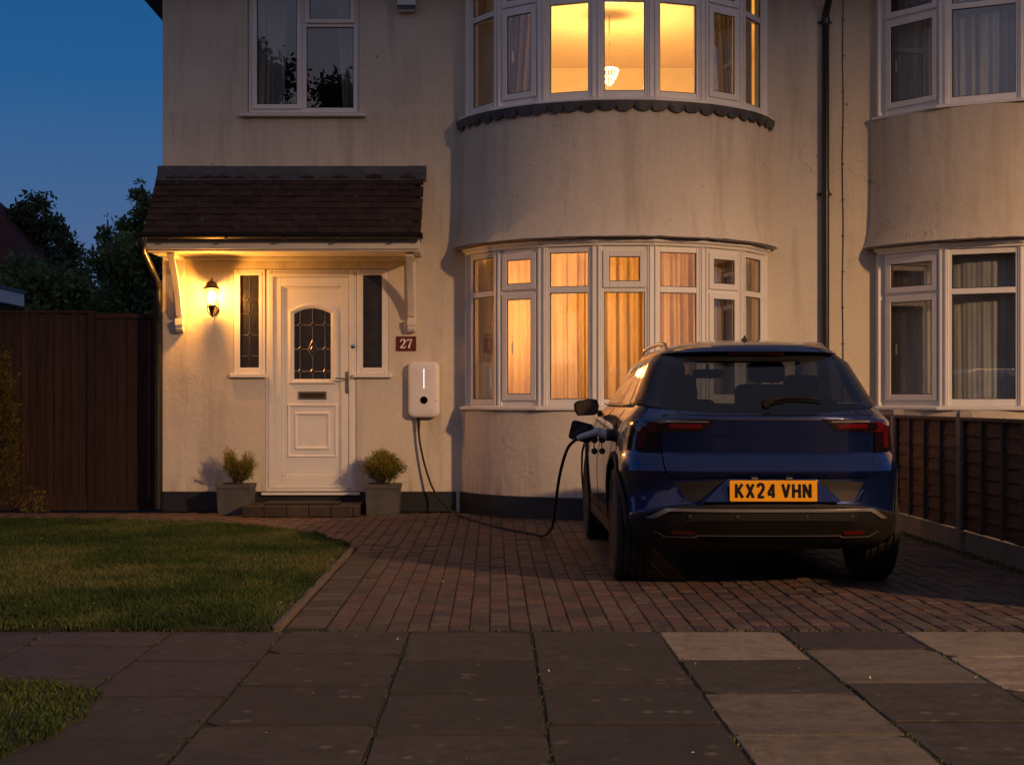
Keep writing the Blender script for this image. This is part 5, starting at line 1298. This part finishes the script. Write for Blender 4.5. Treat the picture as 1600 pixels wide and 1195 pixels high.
GROWS = [
 dict(z=(1.043, 1.102, .99), yr=.190, yf=3.40, xw=.730, D=.50, n=3.1),
 dict(z=(1.14, 1.16, 1.12), yr=.300, yf=3.14, xw=.698, D=.48, n=3.2),
 dict(z=(1.23, 1.25, 1.22), yr=.410, yf=2.90, xw=.660, D=.46, n=3.3),
 dict(z=(1.32, 1.34, 1.32), yr=.520, yf=2.66, xw=.618, D=.42, n=3.4),
 dict(z=(1.395, 1.385, 1.39), yr=.620, yf=2.46, xw=.572, D=.42, n=3.2),
]
RROWS = [
 dict(z=(1.390, 1.378, 1.385), yr=.585, yf=2.47, xw=.572, D=.50, n=2.9),
 dict(z=(1.398, 1.392, 1.398), yr=.525, yf=2.45, xw=.572, D=.56, n=2.9),
 dict(z=(1.420, 1.420, 1.425), yr=.545, yf=2.38, xw=.540, D=.56, n=2.8),
 dict(z=(1.442, 1.446, 1.448), yr=.63, yf=2.28, xw=.480, D=.54, n=2.8),
 dict(z=(1.468, 1.474, 1.474), yr=.84, yf=2.10, xw=.36, D=.44, n=2.7),
 dict(z=(1.490, 1.494, 1.49), yr=1.08, yf=1.85, xw=.18, D=.25, n=2.6),
]
for r_ in ROWS: r_['xw'] *= .972
for r_ in GROWS: t_ = (r_['z'][0] - 1.04) / .36; r_['z'] = tuple(z + .018 * t_ for z in r_['z'])
for r_ in RROWS: r_['z'] = tuple(z + .019 for z in r_['z'])
NR, NSd, NF = 18, 40, 10
def outline(row):
    """half outline, rear centre -> side -> front centre, list of (x,y,z)"""
    pts = []; zr, zs, zf = row['z']; n = row['n']; xw = row['xw']; D = row['D']; yr = row['yr']; yf = row['yf']
    for i in range(NR + 1):
        x = xw * (i / NR) if i < NR else xw
        # even spacing in x near the centre, in angle near the corner
        th0 = math.asin(min(1, (x / xw)) ** (n / 2)) if i < NR else PI / 2
        th = .5 * th0 + .5 * (PI / 2) * (i / NR)
        x = xw * math.sin(th) ** (2 / n) if th > 0 else 0; y = yr + D * (1 - math.cos(th) ** (2 / n)) if th < PI / 2 - 1e-6 else yr + D
        t = (x / xw) ** 4; pts.append((x, y, zr + (zs - zr) * t))
    DF = .9 if yf > 4 else .5; ya, yb = yr + D, yf - DF
    for i in range(1, NSd):
        t = i / NSd; y = ya + (yb - ya) * t; pts.append((xw * (1 + .004 * math.sin(PI * t)), y, zs))
    for i in range(NF + 1):
        th = PI / 2 * (1 - i / NF); nn = 2.6
        x = xw * math.sin(th) ** (2 / nn) if th > 0 else 0; y = yf - DF * (1 - math.cos(th) ** (2 / nn)) if i else yf - DF
        t = 1 - (x / xw) ** 2; pts.append((x, y, zs + (zf - zs) * t))
    return pts
def full(row):
    h = outline(row); return h + [(-x, y, z) for x, y, z in h[-2:0:-1]]
def loft(rows, cap0=True, cap1=True):
    R_ = [full(r) for r in rows]; m = len(R_[0]); vs = [v for r in R_ for v in r]
    fs = [(i * m + k, i * m + (k + 1) % m, (i + 1) * m + (k + 1) % m, (i + 1) * m + k) for i in range(len(R_) - 1) for k in range(m)]
    return vs, fs, m, len(R_)
def rear_y(x, z, rows=ROWS):
    """y of the rear surface at (x,z)"""
    x = abs(x); lo = hi = None
    def yz(r):
        t = min(1, x / r['xw']); th = math.asin(t ** (r['n'] / 2)) if t < 1 else PI / 2
        return r['yr'] + r['D'] * (1 - max(0, math.cos(th)) ** (2 / r['n'])), r['z'][0] + (r['z'][1] - r['z'][0]) * t ** 4
    P = [yz(r) for r in rows]
    for (ya, za), (yb, zb) in zip(P, P[1:]):
        if za <= z <= zb: return ya + (yb - ya) * (z - za) / max(1e-6, zb - za)
    return P[0][0] if z < P[0][1] else P[-1][0]
def side_x(y, z, rows):
    P = []
    for r in rows:
        h = outline(r)[NR - 6:NR + NSd]
        best = None
        for a, b in zip(h, h[1:]):
            if a[1] <= y <= b[1] or best is None and y < a[1]:
                t = (y - a[1]) / max(1e-6, b[1] - a[1]); best = (a[0] + (b[0] - a[0]) * max(0, t), a[2] + (b[2] - a[2]) * max(0, t)); 
                if a[1] <= y <= b[1]: break
        P.append(best or (h[-1][0], h[-1][2]))
    for (xa, za), (xb, zb) in zip(P, P[1:]):
        if za <= z <= zb: return xa + (xb - xa) * (z - za) / max(1e-6, zb - za)
    return P[0][0] if z < P[0][1] else P[-1][0]

def eval_mesh(o):
    dg = bpy.context.evaluated_depsgraph_get(); return bpy.data.meshes.new_from_object(o.evaluated_get(dg))
REAR_AX, FRONT_AX, WR = .81, 3.64, .352
# --- closed lower body, wheel arches cut, then split by material
vs, fs, m, nr = loft(ROWS)
vs = [Vector(v) + OFF for v in vs]
bm = bmesh.new(); bv = [bm.verts.new(v) for v in vs]
for fi, f in enumerate(fs):
    q = bm.faces.new([bv[i] for i in f]); row = fi // m; q.material_index = 0 if row >= 6 else 1; q.smooth = True
q = bm.faces.new(bv[:m]); q.material_index = 2; q = bm.faces.new(bv[-m:][::-1]); q.material_index = 2
bmesh.ops.recalc_face_normals(bm, faces=bm.faces)
me = bpy.data.meshes.new('shell'); bm.to_mesh(me); bm.free()
for n_ in ('car_paint', 'cladding', 'black_plastic'): me.materials.append(MATS[n_])
shell = bpy.data.objects.new('shell', me); C.objects.link(shell)
cut = MB()
for ay in (REAR_AX, FRONT_AX):
    for s in (-1, 1):
        cut.lathe([(.405, s * .60), (.405, s * 1.1)], 40, 'X', (0, ay - 2.2, WR + .005))
cme = cut.mesh('cutter', ['black_plastic']); cutter = bpy.data.objects.new('cutter', cme); C.objects.link(cutter)
bo = shell.modifiers.new('b', 'BOOLEAN'); bo.object = cutter; bo.operation = 'DIFFERENCE'; bo.solver = 'EXACT'; bo.material_mode = 'TRANSFER'
bpy.context.view_layer.update()
cutme = eval_mesh(shell)
bpy.data.objects.remove(shell); bpy.data.objects.remove(cutter)
names = [mm.name if mm else '' for mm in cutme.materials]
def split(me, idxs, name, mats, parent):
    bm = bmesh.new(); bm.from_mesh(me)
    dead = [f for f in bm.faces if f.material_index not in idxs]
    bmesh.ops.delete(bm, geom=dead, context='FACES')
    for f in bm.faces: f.material_index = idxs.index(f.material_index)
    me2 = bpy.data.meshes.new(name); bm.to_mesh(me2); bm.free()
    for mm in mats: me2.materials.append(MATS[mm])
    o = bpy.data.objects.new(name, me2); link(o, parent); return o
def isin(key): return [i for i, n_ in enumerate(names) if n_ == key]
def smooth_sharp(o, ang=28):
    me = o.data
    for p in me.polygons: p.use_smooth = True
    bm = bmesh.new(); bm.from_mesh(me)
    for e in bm.edges:
        if len(e.link_faces) == 2 and e.calc_face_angle(0) > R(ang): e.smooth = False
    bm.to_mesh(me); bm.free()
body = split(cutme, isin('car_paint'), 'body', ['car_paint'], car); smooth_sharp(body, 34)
bump_ = split(cutme, isin('cladding'), 'lower_cladding', ['cladding'], car); smooth_sharp(bump_, 30)
under = split(cutme, isin('black_plastic'), 'underbody', ['black_plastic'] * max(1, len(isin('black_plastic'))), car)
# --- greenhouse columns: glass / pillar split
gl = [outline(r) for r in GROWS]; cols = len(gl[0])
def colkind(i):
    if i < 13: return 'rear'
    if i < NR + 2: return 'dpillar'
    s = i - NR
    if s < 6: return 'paint'
    if s < 8: return 'side_q'
    if s < 19: return 'side_r'
    if s < 20: return 'bpillar'
    if s < 34: return 'side_f'
    if s < NSd + 2: return 'apillar'
    return 'front'
groups = {}
for i in range(cols - 1):
    groups.setdefault(colkind(i), []).append(i)
GM = {'rear': ('rear_window', 'car_glass_rear'), 'dpillar': ('pillar_trim', 'gloss_black'), 'paint': ('roof_pillar', 'car_paint'), 'side_q': ('quarter_window', 'gloss_black'), 'side_r': ('side_window', 'car_glass_side'),
      'bpillar': ('door_pillar', 'gloss_black'), 'side_f': ('side_window', 'car_glass_side'), 'apillar': ('roof_pillar', 'car_paint'), 'front': ('windscreen', 'car_glass_front')}
def strip_mesh(cols_, sgn):
    mb = MB(); a, b = cols_[0], cols_[-1] + 1; w = b - a + 1; vs = []
    for r in gl:
        for i in range(a, b + 1): vs.append(Vector((sgn * r[i][0], r[i][1], r[i][2])) + OFF)
    mb.add(vs, [(j * w + i, j * w + i + 1, (j + 1) * w + i + 1, (j + 1) * w + i) for j in range(len(gl) - 1) for i in range(w - 1)], 0, True); return mb
for k, cl in groups.items():
    nm, mt_ = GM[k]
    if k in ('rear', 'front'):
        mb = strip_mesh(cl, 1); m2 = strip_mesh(cl, -1); mb.add(m2.v, m2.f, 0, True); o = mb.build(nm, mt_, car)
        bm = bmesh.new(); bm.from_mesh(o.data); bmesh.ops.remove_doubles(bm, verts=bm.verts, dist=.0005); bmesh.ops.recalc_face_normals(bm, faces=bm.faces); bm.to_mesh(o.data); bm.free()
        if k == 'rear': rear_win = o
    else:
        for s in (-1, 1): strip_mesh(cl, s).build(nm, mt_, car)
# black ceramic border round the rear glass, just inside it
def gy(x, z, o=0): return rear_y(x, z, GROWS) + o
# --- roof
vs, fs, m, nr = loft(RROWS); vs = [Vector(v) + OFF for v in vs]
mb = MB(); mb.add(vs, fs, 0, True); k = len(vs); mb.f.append([k - m + i for i in range(m)]); mb.mi.append(0); mb.sm.append(True)
roof = mb.build('roof', 'car_paint', car); smooth_sharp(roof, 40)
vs2 = [Vector(v) + OFF for v in full(dict(z=(1.386, 1.396, 1.395), yr=.60, yf=2.48, xw=.57, D=.4, n=3.5))]
mb = MB(); mb.add(vs2, [list(range(len(vs2)))]); mb.build('headlining', 'headliner', car)
def xz_patch(name, poly, mat, off, thick, parent=car, step=.02, mirror=False, fn=rear_y, bevel=0):
    out = []
    for s in ((1, -1) if mirror else (1,)):
        bm = bmesh.new(); f = bm.faces.new([bm.verts.new((s * x, 0, z)) for x, z in poly])
        xs = [s * p[0] for p in poly]; zs = [p[1] for p in poly]
        def cutp(co, no): bmesh.ops.bisect_plane(bm, geom=bm.verts[:] + bm.edges[:] + bm.faces[:], plane_co=co, plane_no=no, dist=1e-6)
        x = min(xs) + step
        while x < max(xs): cutp((x, 0, 0), (1, 0, 0)); x += step
        for z in [min(zs) + (max(zs) - min(zs)) * q / max(1, round((max(zs) - min(zs)) / .03)) for q in range(1, max(1, round((max(zs) - min(zs)) / .03)))] + [r['z'][0] for r in ROWS]:
            if min(zs) < z < max(zs): cutp((0, 0, z), (0, 0, 1))
        for v in bm.verts: v.co.y = fn(v.co.x, v.co.z) - off
        r = bmesh.ops.extrude_face_region(bm, geom=bm.faces[:], use_keep_orig=True)
        for v in [g for g in r['geom'] if isinstance(g, bmesh.types.BMVert)]: v.co.y += thick
        bmesh.ops.recalc_face_normals(bm, faces=bm.faces)
        for v in bm.verts: v.co += OFF
        me = bpy.data.meshes.new(name); bm.to_mesh(me); bm.free()
        for p in me.polygons: p.use_smooth = True
        me.materials.append(MATS[mat]); o = bpy.data.objects.new(name, me); link(o, parent)
        smooth_sharp(o, 30)
        if bevel: add_bevel(o, bevel, 2)
        out.append(o)
    return out
# tailgate: a proud skin over the rear, dark gap behind it
tg_poly = [(-.565, .668), (.565, .668), (.60, .70), (.612, .76), (.618, .90), (.610, 1.00), (.602, 1.028), (-.602, 1.028), (-.610, 1.00), (-.618, .90), (-.612, .76), (-.60, .70)]
gap = [(x * 1.011, z + (.006 if z > .9 else -.007)) for x, z in tg_poly]
xz_patch('shut_line', gap, 'plate_black', .0012, .004)
tailgate = xz_patch('tailgate', tg_poly, 'car_paint', .0065, .008)[0]
# bright shelf highlight comes from the sky on the up-facing band (rows .708-.800)
# tail lamps
lamp_out = [(.300, 1.012), (.385, .940), (.560, .932), (.640, .925), (.645, .82), (.805, .82), (.812, .90), (.792, 1.006)]
lamps = xz_patch('tail_lamp', lamp_out, 'lamp_smoke', .011, .016, mirror=True, step=.018, bevel=.002)
for s, lp in zip((1, -1), lamps):
    def part(poly, mat, off, nm): 
        o = xz_patch(nm, [(s * x, z) for x, z in poly], mat, off, .004, parent=lp, step=.02); return o
    part([(.40, .955), (.395, .978), (.585, .982), (.585, .955)], 'lamp_red', .0145, 'light_bar')
    part([(.640, .992), (.665, .958), (.640, .934), (.690, .934), (.715, .958), (.695, .992)], 'lamp_red', .0145, 'light_chevron')
    part([(.715, .997), (.735, .966), (.700, .934), (.716, .84), (.752, .84), (.748, .93), (.772, .966), (.765, .997)], 'lamp_red', .0145, 'light_chevron')
    part([(.36, .990), (.355, .997), (.60, .999), (.60, .991)], 'silver_trim', .0135, 'chrome_line')
# crease above the plate: thin chrome script line across at the lamp bottom
xz_patch('crease_line', [(-.30, 1.006), (-.30, 1.0105), (.30, 1.0105), (.30, 1.006)], 'black_plastic', .009, .004)
# plate area: lower wedge and the plate itself
def prism_y(pts_f, pts_b):   # front ring and back ring of matching points
    mb = MB(); n = len(pts_f); mb.add([Vector(p) + OFF for p in pts_f + pts_b], [list(range(n)), list(range(2 * n - 1, n - 1, -1))] + [(i, (i + 1) % n, n + (i + 1) % n, n + i) for i in range(n)]); return mb
w = prism_y([(-.40, -.010, .532), (.40, -.010, .532), (.255, .050, .668), (-.255, .050, .668)], [(-.40, .09, .532), (.40, .09, .532), (.255, .09, .668), (-.255, .09, .668)])
w.build('plate_surround', 'car_paint', car, bevel=.004)
for s in (-1, 1):     # sloping facets at the bumper corners
    a = [(s * .50, rear_y(.50, .53) - .014, .530), (s * .735, rear_y(.735, .53) - .012, .530), (s * .735, rear_y(.735, .565) + .004, .565), (s * .63, rear_y(.63, .60) + .006, .600), (s * .575, rear_y(.575, .63) + .01, .628)]
    mb = prism_y(a, [(x * .985, y + .06, z) for x, y, z in a]); mb.build('bumper_corner', 'car_paint', car, bevel=.003)
    # flat patch between wedge and corner, the recess's darkness put into its colour
    xz_patch('bumper_dark_patch', [(s * .415, .532), (s * .485, .532), (s * .555, .64), (s * .275, .655)], 'cladding', .0015, .004)
pl = empty('number_plate', Vector((0, -.022, .598)) + OFF, parent=car); pl.rotation_euler = (-.06, 0, 0)
mb = MB(); pts = rrect(.2515, .0605, .007, 4); mb.prism(pts, 0, .010); mb.build('plate', 'plate_yellow', pl, bevel=.001)
LET = {'K': [[(0, 0), (0, 1)], [(.02, .36), (.58, 1)], [(.20, .53), (.62, 0)]], 'X': [[(0, 0), (.62, 1)], [(.0, 1), (.62, 0)]],
       '2': [[(.02, .76), (.06, .90), (.18, .985), (.34, 1), (.50, .93), (.56, .77), (.52, .60), (.30, .34), (.06, .10)], [(0, .055), (.62, .055)]],
       '4': [[(.47, 0), (.47, 1)], [(.47, .98), (.02, .30)], [(-.04, .25), (.64, .25)]], 'V': [[(0, 1), (.31, .02)], [(.62, 1), (.31, .02)]],
       'H': [[(0, 0), (0, 1)], [(.6, 0), (.6, 1)], [(0, .5), (.6, .5)]], 'N': [[(0, 0), (0, 1)], [(0, .98), (.6, .02)], [(.6, 0), (.6, 1)]]}
H_, W_ = .079, .060
xs = -.2135
for chh in 'KX24 VHN':
    if chh == ' ': xs += .022; continue
    mb = MB(); d = 0
    for sk in LET[chh]:
        stroke(mb, [(x * W_, z * H_ - H_ / 2, .0083) for x, z in sk], -.0006 - d, -.0009); d += .0003
    mb.build('plate_letter', 'plate_black', pl).location = (xs, 0, 0); xs += .0612
for s in (-1, 1): MB().box(s * .10 - .018, s * .10 + .018, -2.2 + .020, -2.2 + .045, .664, .671).build('plate_lamp', 'silver_trim', car)
# silver bumper trim with turned-down ends
tr = [(-.715, .425), (-.665, .425), (-.585, .472), (.585, .472), (.665, .425), (.715, .425), (.605, .490), (-.605, .490)]
xz_patch('silver_trim_strip', tr, 'silver_trim', .010, .014, bevel=.002)
xz_patch('bumper_reflector', [(.43, .352), (.445, .332), (.56, .332), (.575, .356)], 'reflector_red', .007, .01, mirror=True)
xz_patch('lower_trim_line', [(-.42, .330), (.42, .330), (.44, .319), (.60, .319), (.66, .352), (.668, .350), (.606, .312), (.43, .312), (.41, .324), (-.41, .324), (-.43, .312), (-.606, .312), (-.668, .350), (-.66, .352), (-.60, .319), (-.44, .319)], 'silver_trim', .008, .01)
xz_patch('diffuser_dark_patch', [(-.40, .318), (.40, .318), (.36, .285), (-.36, .285)], 'plate_black', .002, .004)  # flat dark patch laid on the lower cladding
for x in (-.47, -.2, .2, .47):
    mb = MB(); y = rear_y(x, .45); mb.lathe([(.002, y - .004), (.010, y - .004), (.011, y + .004)], 14, 'Y', (x, -2.2, .447)); mb.build('parking_sensor', 'black_plastic', car)
# high brake light under the spoiler lip
mb = MB(); mb.box(-.17, .17, -2.2 + .560, -2.2 + .590, 1.398, 1.412); mb.build('brake_light', 'lamp_red', car, bevel=.003)
# black ceramic edge on the rear window
def grect(x0, x1, z0, z1): return [(x0, z0), (x1, z0), (x1, z1), (x0, z1)]
xz_patch('window_border', grect(-.53, .53, 1.358, 1.392), 'gloss_black', .003, .004, fn=lambda x, z: rear_y(x, z, GROWS))
#xz_patch('window_border', grect(-.60, .60, 1.060, 1.078), 'gloss_black', .003, .004, fn=lambda x, z: rear_y(x, z, GROWS))
# rear wiper
mb = MB(); wy = lambda x, z: rear_y(x, z, GROWS) - .02
pts = [(x, wy(x, z) + OFF.y, z) for x, z in ((.005, 1.098), (.06, 1.125), (.16, 1.137), (.27, 1.128), (.335, 1.118))]
mb.tube(pts, [.013, .012, .010, .008, .004], 8); mb.lathe([(.022, wy(0, 1.095) + OFF.y - .008), (.026, wy(0, 1.095) + OFF.y + .03)], 16, 'Y', (.003, 0, 1.097))
pts = [(x, wy(x, z) + .014 + OFF.y, z) for x, z in ((.03, 1.098), (.16, 1.118), (.30, 1.108))]; mb.tube(pts, .006, 6); mb.build('rear_wiper', 'plate_black', car)
# roof rails, aerial
for s in (-1, 1):
    p = []
    for t in np.linspace(0, 1, 15): p.append((s * (.505 - .012 * math.sin(PI * t)), .95 + 1.55 * t + OFF.y, 1.462 + .034 * math.sin(PI * t) ** .5 if 0 < t < 1 else 1.452))
    mb = MB(); mb.tube(p, [.008] + [.013] * 13 + [.008], 10); mb.build('roof_rail', 'rail_metal', car)
mb = MB(); zz = 1.480
mb.add([Vector(v) + OFF for v in [(-.032, .98, zz), (.032, .98, zz), (.028, 1.17, zz), (-.028, 1.17, zz), (-.006, .985, zz + .045), (.006, .985, zz + .045), (.0, .975, zz + .062), (-.004, 1.05, zz + .040), (.004, 1.05, zz + .040)]],
       [(3, 2, 1, 0), (0, 1, 5, 4), (4, 5, 6), (1, 2, 8, 5), (2, 3, 7, 8), (3, 0, 4, 7), (4, 6, 7), (5, 8, 6), (6, 8, 7)]); mb.build('roof_aerial', 'gloss_black', car, bevel=.004)
# wheels
def wheel(ay, s):
    o = empty('wheel', Vector((s * .752, ay, WR)) + OFF, parent=car)
    mb = MB(); hw = .112; prof = [(.235, -hw + .012), (.30, -hw), (.335, -hw + .006), (.347, -hw + .018)]
    gx = [-.066, -.024, .024, .066]; cur = -hw + .022; prof.append((.352, cur))
    for g in gx: prof += [(.352, g - .0055), (.343, g - .004), (.343, g + .004), (.352, g + .0055)]
    prof += [(.352, hw - .022), (.347, hw - .018), (.335, hw - .006), (.30, hw), (.235, hw - .012)]
    mb.lathe(prof, 56, 'X', smooth=False)
    mb.build('tyre', 'rubber', o)
    mb = MB(); sd = s * (hw - .012)
    mb.lathe([(.238, -hw * .8), (.240, 0), (.238, sd), (.228, sd), (.220, sd - s * .03), (.20, sd - s * .07)], 40, 'X')
    mb.lathe([(.03, sd - s * .012), (.055, sd - s * .016), (.06, sd - s * .05)], 20, 'X')
    for k in range(5):
        a = 2 * PI * k / 5 + .3; M = Matrix.Rotation(a, 3, 'X')
        for da in (-.09, .09):
            M2 = Matrix.Rotation(a + da, 3, 'X'); x0, x1 = sorted((sd - s * .012, sd - s * .045)); mb.box(x0, x1, -.016, .016, .045, .225, rot=M2)
    mb.build('rim', 'silver_trim', o)
for ay in (REAR_AX, FRONT_AX):
    for s in (-1, 1): wheel(ay, s)
# arch lips and sills
for s in (-1, 1):
    for ay in (REAR_AX, FRONT_AX):
        mb = MB(); vs = []; n = 26; fs = []
        for i in range(n + 1):
            a = R(-12) + R(204) * i / n
            for r in (.400, .440):
                y = ay + r * math.cos(a); z = WR + .005 + r * math.sin(a); xx = side_x(y, z, ROWS) if z > .24 else side_x(y, .25, ROWS)
                vs.append(Vector((s * (xx + .006), y, z)) + OFF)
        for i in range(n): fs.append((2 * i, 2 * i + 1, 2 * i + 3, 2 * i + 2))
        mb.add(vs, fs, 0, True); o = mb.build('arch_trim', 'cladding', car); sm = o.modifiers.new('s', 'SOLIDIFY'); sm.thickness = .014; sm.offset = 0
    mb = MB(); mb.box(s * .78, s * .846, 1.28 + OFF.y, 3.20 + OFF.y, .235, .33); mb.build('sill', 'cladding', car, bevel=.02)
# window surrounds and door seams on the sides (thin raised strips following the surface)
def side_strip(name, pts, w, mat, rows, thick=.006, off=.004):
    for s in (-1, 1):
        mb = MB(); vs = []
        P = []
        for (y0, z0), (y1, z1) in zip(pts, pts[1:]):
            for t in np.linspace(0, 1, 8, endpoint=False): P.append((y0 + (y1 - y0) * t, z0 + (z1 - z0) * t))
        P.append(pts[-1]); p3 = [(s * (side_x(y, z, rows) + off), y + OFF.y, z) for y, z in P]
        mb.tube(p3, w, 6); mb.build(name, mat, car)
side_strip('window_line', [(.95, 1.095), (1.5, 1.085), (2.9, 1.085), (3.15, 1.09)], .008, 'gloss_black', GROWS)
side_strip('door_seam', [(1.30, .40), (1.27, .60), (1.10, .80), (1.12, .98), (1.22, 1.06)], .0025, 'plate_black', ROWS, off=.0)
side_strip('door_seam', [(2.18, .30), (2.16, .60), (2.14, .80), (2.13, 1.0), (2.12, 1.06)], .0025, 'plate_black', ROWS, off=.0)
side_strip('door_seam', [(3.14, .45), (3.18, .65), (3.12, .90), (3.05, 1.0)], .0025, 'plate_black', ROWS, off=.0)
side_strip('side_crease', [(.80, .90), (1.6, .885), (2.6, .86), (3.4, .83)], .004, 'car_paint', ROWS, off=-.001)
# mirrors
for s in (-1, 1):
    mr = MB(); pil = [(-.070, -.062), (.05, -.058), (.082, -.045), (.095, .015), (.078, .062), (.03, .070), (-.07, .052), (-.098, .030), (-.094, -.020)]
    yb = 2.90; cx_ = s * .895; cz = 1.062
    ring_ = lambda k, y: [(cx_ + (-s) * x * k, y + OFF.y, cz + z * k) for x, z in pil]
    R3 = [ring_(.93, yb), ring_(1.0, yb + .012), ring_(1.0, yb + .05), ring_(.85, yb + .095), ring_(.5, yb + .12)]; n = len(pil)
    mr.add([v for q in R3 for v in q], [(i * n + k, i * n + (k + 1) % n, (i + 1) * n + (k + 1) % n, (i + 1) * n + k) for i in range(4) for k in range(n)] + [tuple(range(n)), tuple(range(4 * n, 5 * n))], 0, True)
    mr.tube([(s * .80, yb + .04 + OFF.y, 1.012), (s * .755, yb + .06 + OFF.y, 1.0), (s * .70, yb + .08 + OFF.y, .985)], [.028, .022, .03], 8)
    hs = mr.build('door_mirror', 'gloss_black', car); smooth_sharp(hs, 45)
    g = MB(); g.prism([(cx_ + (-s) * x * .86, cz + z * .86) for x, z in pil], yb - .004 + OFF.y, yb + .003 + OFF.y); g.build('mirror_glass', 'mirror', hs)
# interior
def seatback(x, y, z0, z1, w, hr, headw=.12):
    mb = MB(); pts = rrect(w, (z1 - z0) / 2, .05, 4); mb.prism([(p[0] + x, p[1] + (z0 + z1) / 2) for p in pts], y + OFF.y, y + .10 + OFF.y)
    if hr:
        pts = rrect(headw, .075, .045, 4); mb.prism([(p[0] + x, p[1] + z1 + .085) for p in pts], y + .0 + OFF.y, y + .08 + OFF.y)
        mb.box(x - .05, x - .035, y + .03 + OFF.y, y + .045 + OFF.y, z1 - .02, z1 + .03).box(x + .035, x + .05, y + .03 + OFF.y, y + .045 + OFF.y, z1 - .02, z1 + .03)
    mb.build('seat', 'seat_fabric', car, bevel=.015)
seatback(-.36, 2.20, 1.0, 1.235, .22, True, .13); seatback(.36, 2.20, 1.0, 1.235, .22, True, .13)
seatback(-.40, 1.15, 1.0, 1.125, .24, True, .11); seatback(.40, 1.15, 1.0, 1.125, .24, True, .11); seatback(0.02, 1.16, 1.0, 1.09, .17, False, .09)
mb = MB(); pts = rrect(.115, .034, .03, 5); mb.prism([(p[0] - .02, p[1] + 1.315) for p in pts], 2.52 + OFF.y, 2.54 + OFF.y); mb.box(-.03, -.01, 2.545 + OFF.y, 2.56 + OFF.y, 1.33, 1.39); mb.build('rear_view_mirror', 'black_plastic', car, bevel=.006)
MB().box(-.62, .62, 2.75 + OFF.y, 3.2 + OFF.y, .98, 1.03).build('dashboard', 'seat_fabric', car, bevel=.02)
# open flap, port and plug on the left rear wing
px_, py_, pz_ = -(CX - PORT.x), PORT.y - CYR, PORT.z
sx = -side_x(py_, pz_, ROWS)
mb = MB(); mb.lathe([(.075, sx - .003), (.078, sx + .01)], 28, 'X', (0, py_ + OFF.y, pz_)); mb.build('charge_port', 'black_plastic', car)
fl = MB(); pts = rrect(.078, .064, .024, 6)
fl.prism([(p[0], p[1]) for p in pts], 0, .010); flap = fl.build('charge_flap', 'car_paint', car, bevel=.003)
flap.location = Vector((sx - .205, py_ + .10 + OFF.y, pz_ + .020)); flap.rotation_euler = (0, R(14), R(14))
mb = MB(); pts = rrect(.070, .056, .02, 6); mb.prism(pts, -.004, -.0005); mb.build('flap_liner', 'charger_dark', flap)
MB().tube([(sx - .0, py_ + .10 + OFF.y, pz_ + .012), (sx - .07, py_ + .13 + OFF.y, pz_ + .03), (sx - .14, py_ + .115 + OFF.y, pz_ + .028)], .011, 6).build('flap_hinge', 'black_plastic', car)
mb = MB()
for dy, dx in ((-.01, -.075), (.01, -.125)):
    x0 = sx + dx; mb.tube([(x0, py_ + .02 + OFF.y, pz_ - .02), (x0 - .003, py_ + .02 + OFF.y, pz_ - .06), (x0, py_ + .02 + OFF.y, pz_ - .095)], .004, 5)
    mb.lathe([(.004, -.004), (.021, -.002), (.021, .016), (.012, .020)], 14, 'Y', (x0, py_ + .015 + OFF.y, pz_ - .105))
    mb.lathe([(.004, -.004), (.024, -.002), (.024, .02), (.012, .024)], 14, 'Y', (x0, py_ + .015 + OFF.y, pz_ - .03))
mb.build('port_cap', 'black_plastic', car)
plug = empty('charging_plug', PORT, 'pale grey charging plug pushed into the port on the car wing', 'plug')
d0 = Vector((CX + sx - .02, PORT.y, pz_)) - PORT
mb = MB(); E = Vector((.545, 9.95, .872)) - PORT
pth = spline([d0 + Vector((-.005, 0, -.005)), d0 + Vector((-.05, -.004, .008)), d0 + Vector((-.10, -.006, .020)), d0 * .1 + Vector((-.05, -.01, .022)), E + Vector((.045, -.0, .016)), E + Vector((.0, .0, .0))], 6)
rr = [.034 - .004 * min(1, i / 6) - .014 * max(0, (i - 12) / 18) for i in range(len(pth))]
mb.tube(pth, rr, 12); mb.build('handle', 'connector_grey', plug)
MB().lathe([(.038, d0.x - .03), (.040, d0.x + .01), (.036, d0.x + .022)], 18, 'X', (0, d0.y, d0.z)).build('collar', 'black_plastic', plug)
MB().tube([E + Vector((.012, 0, .003)), E + Vector((-.02, .005, -.012))], [.016, .0125], 10).build('strain_relief', 'rubber', plug)
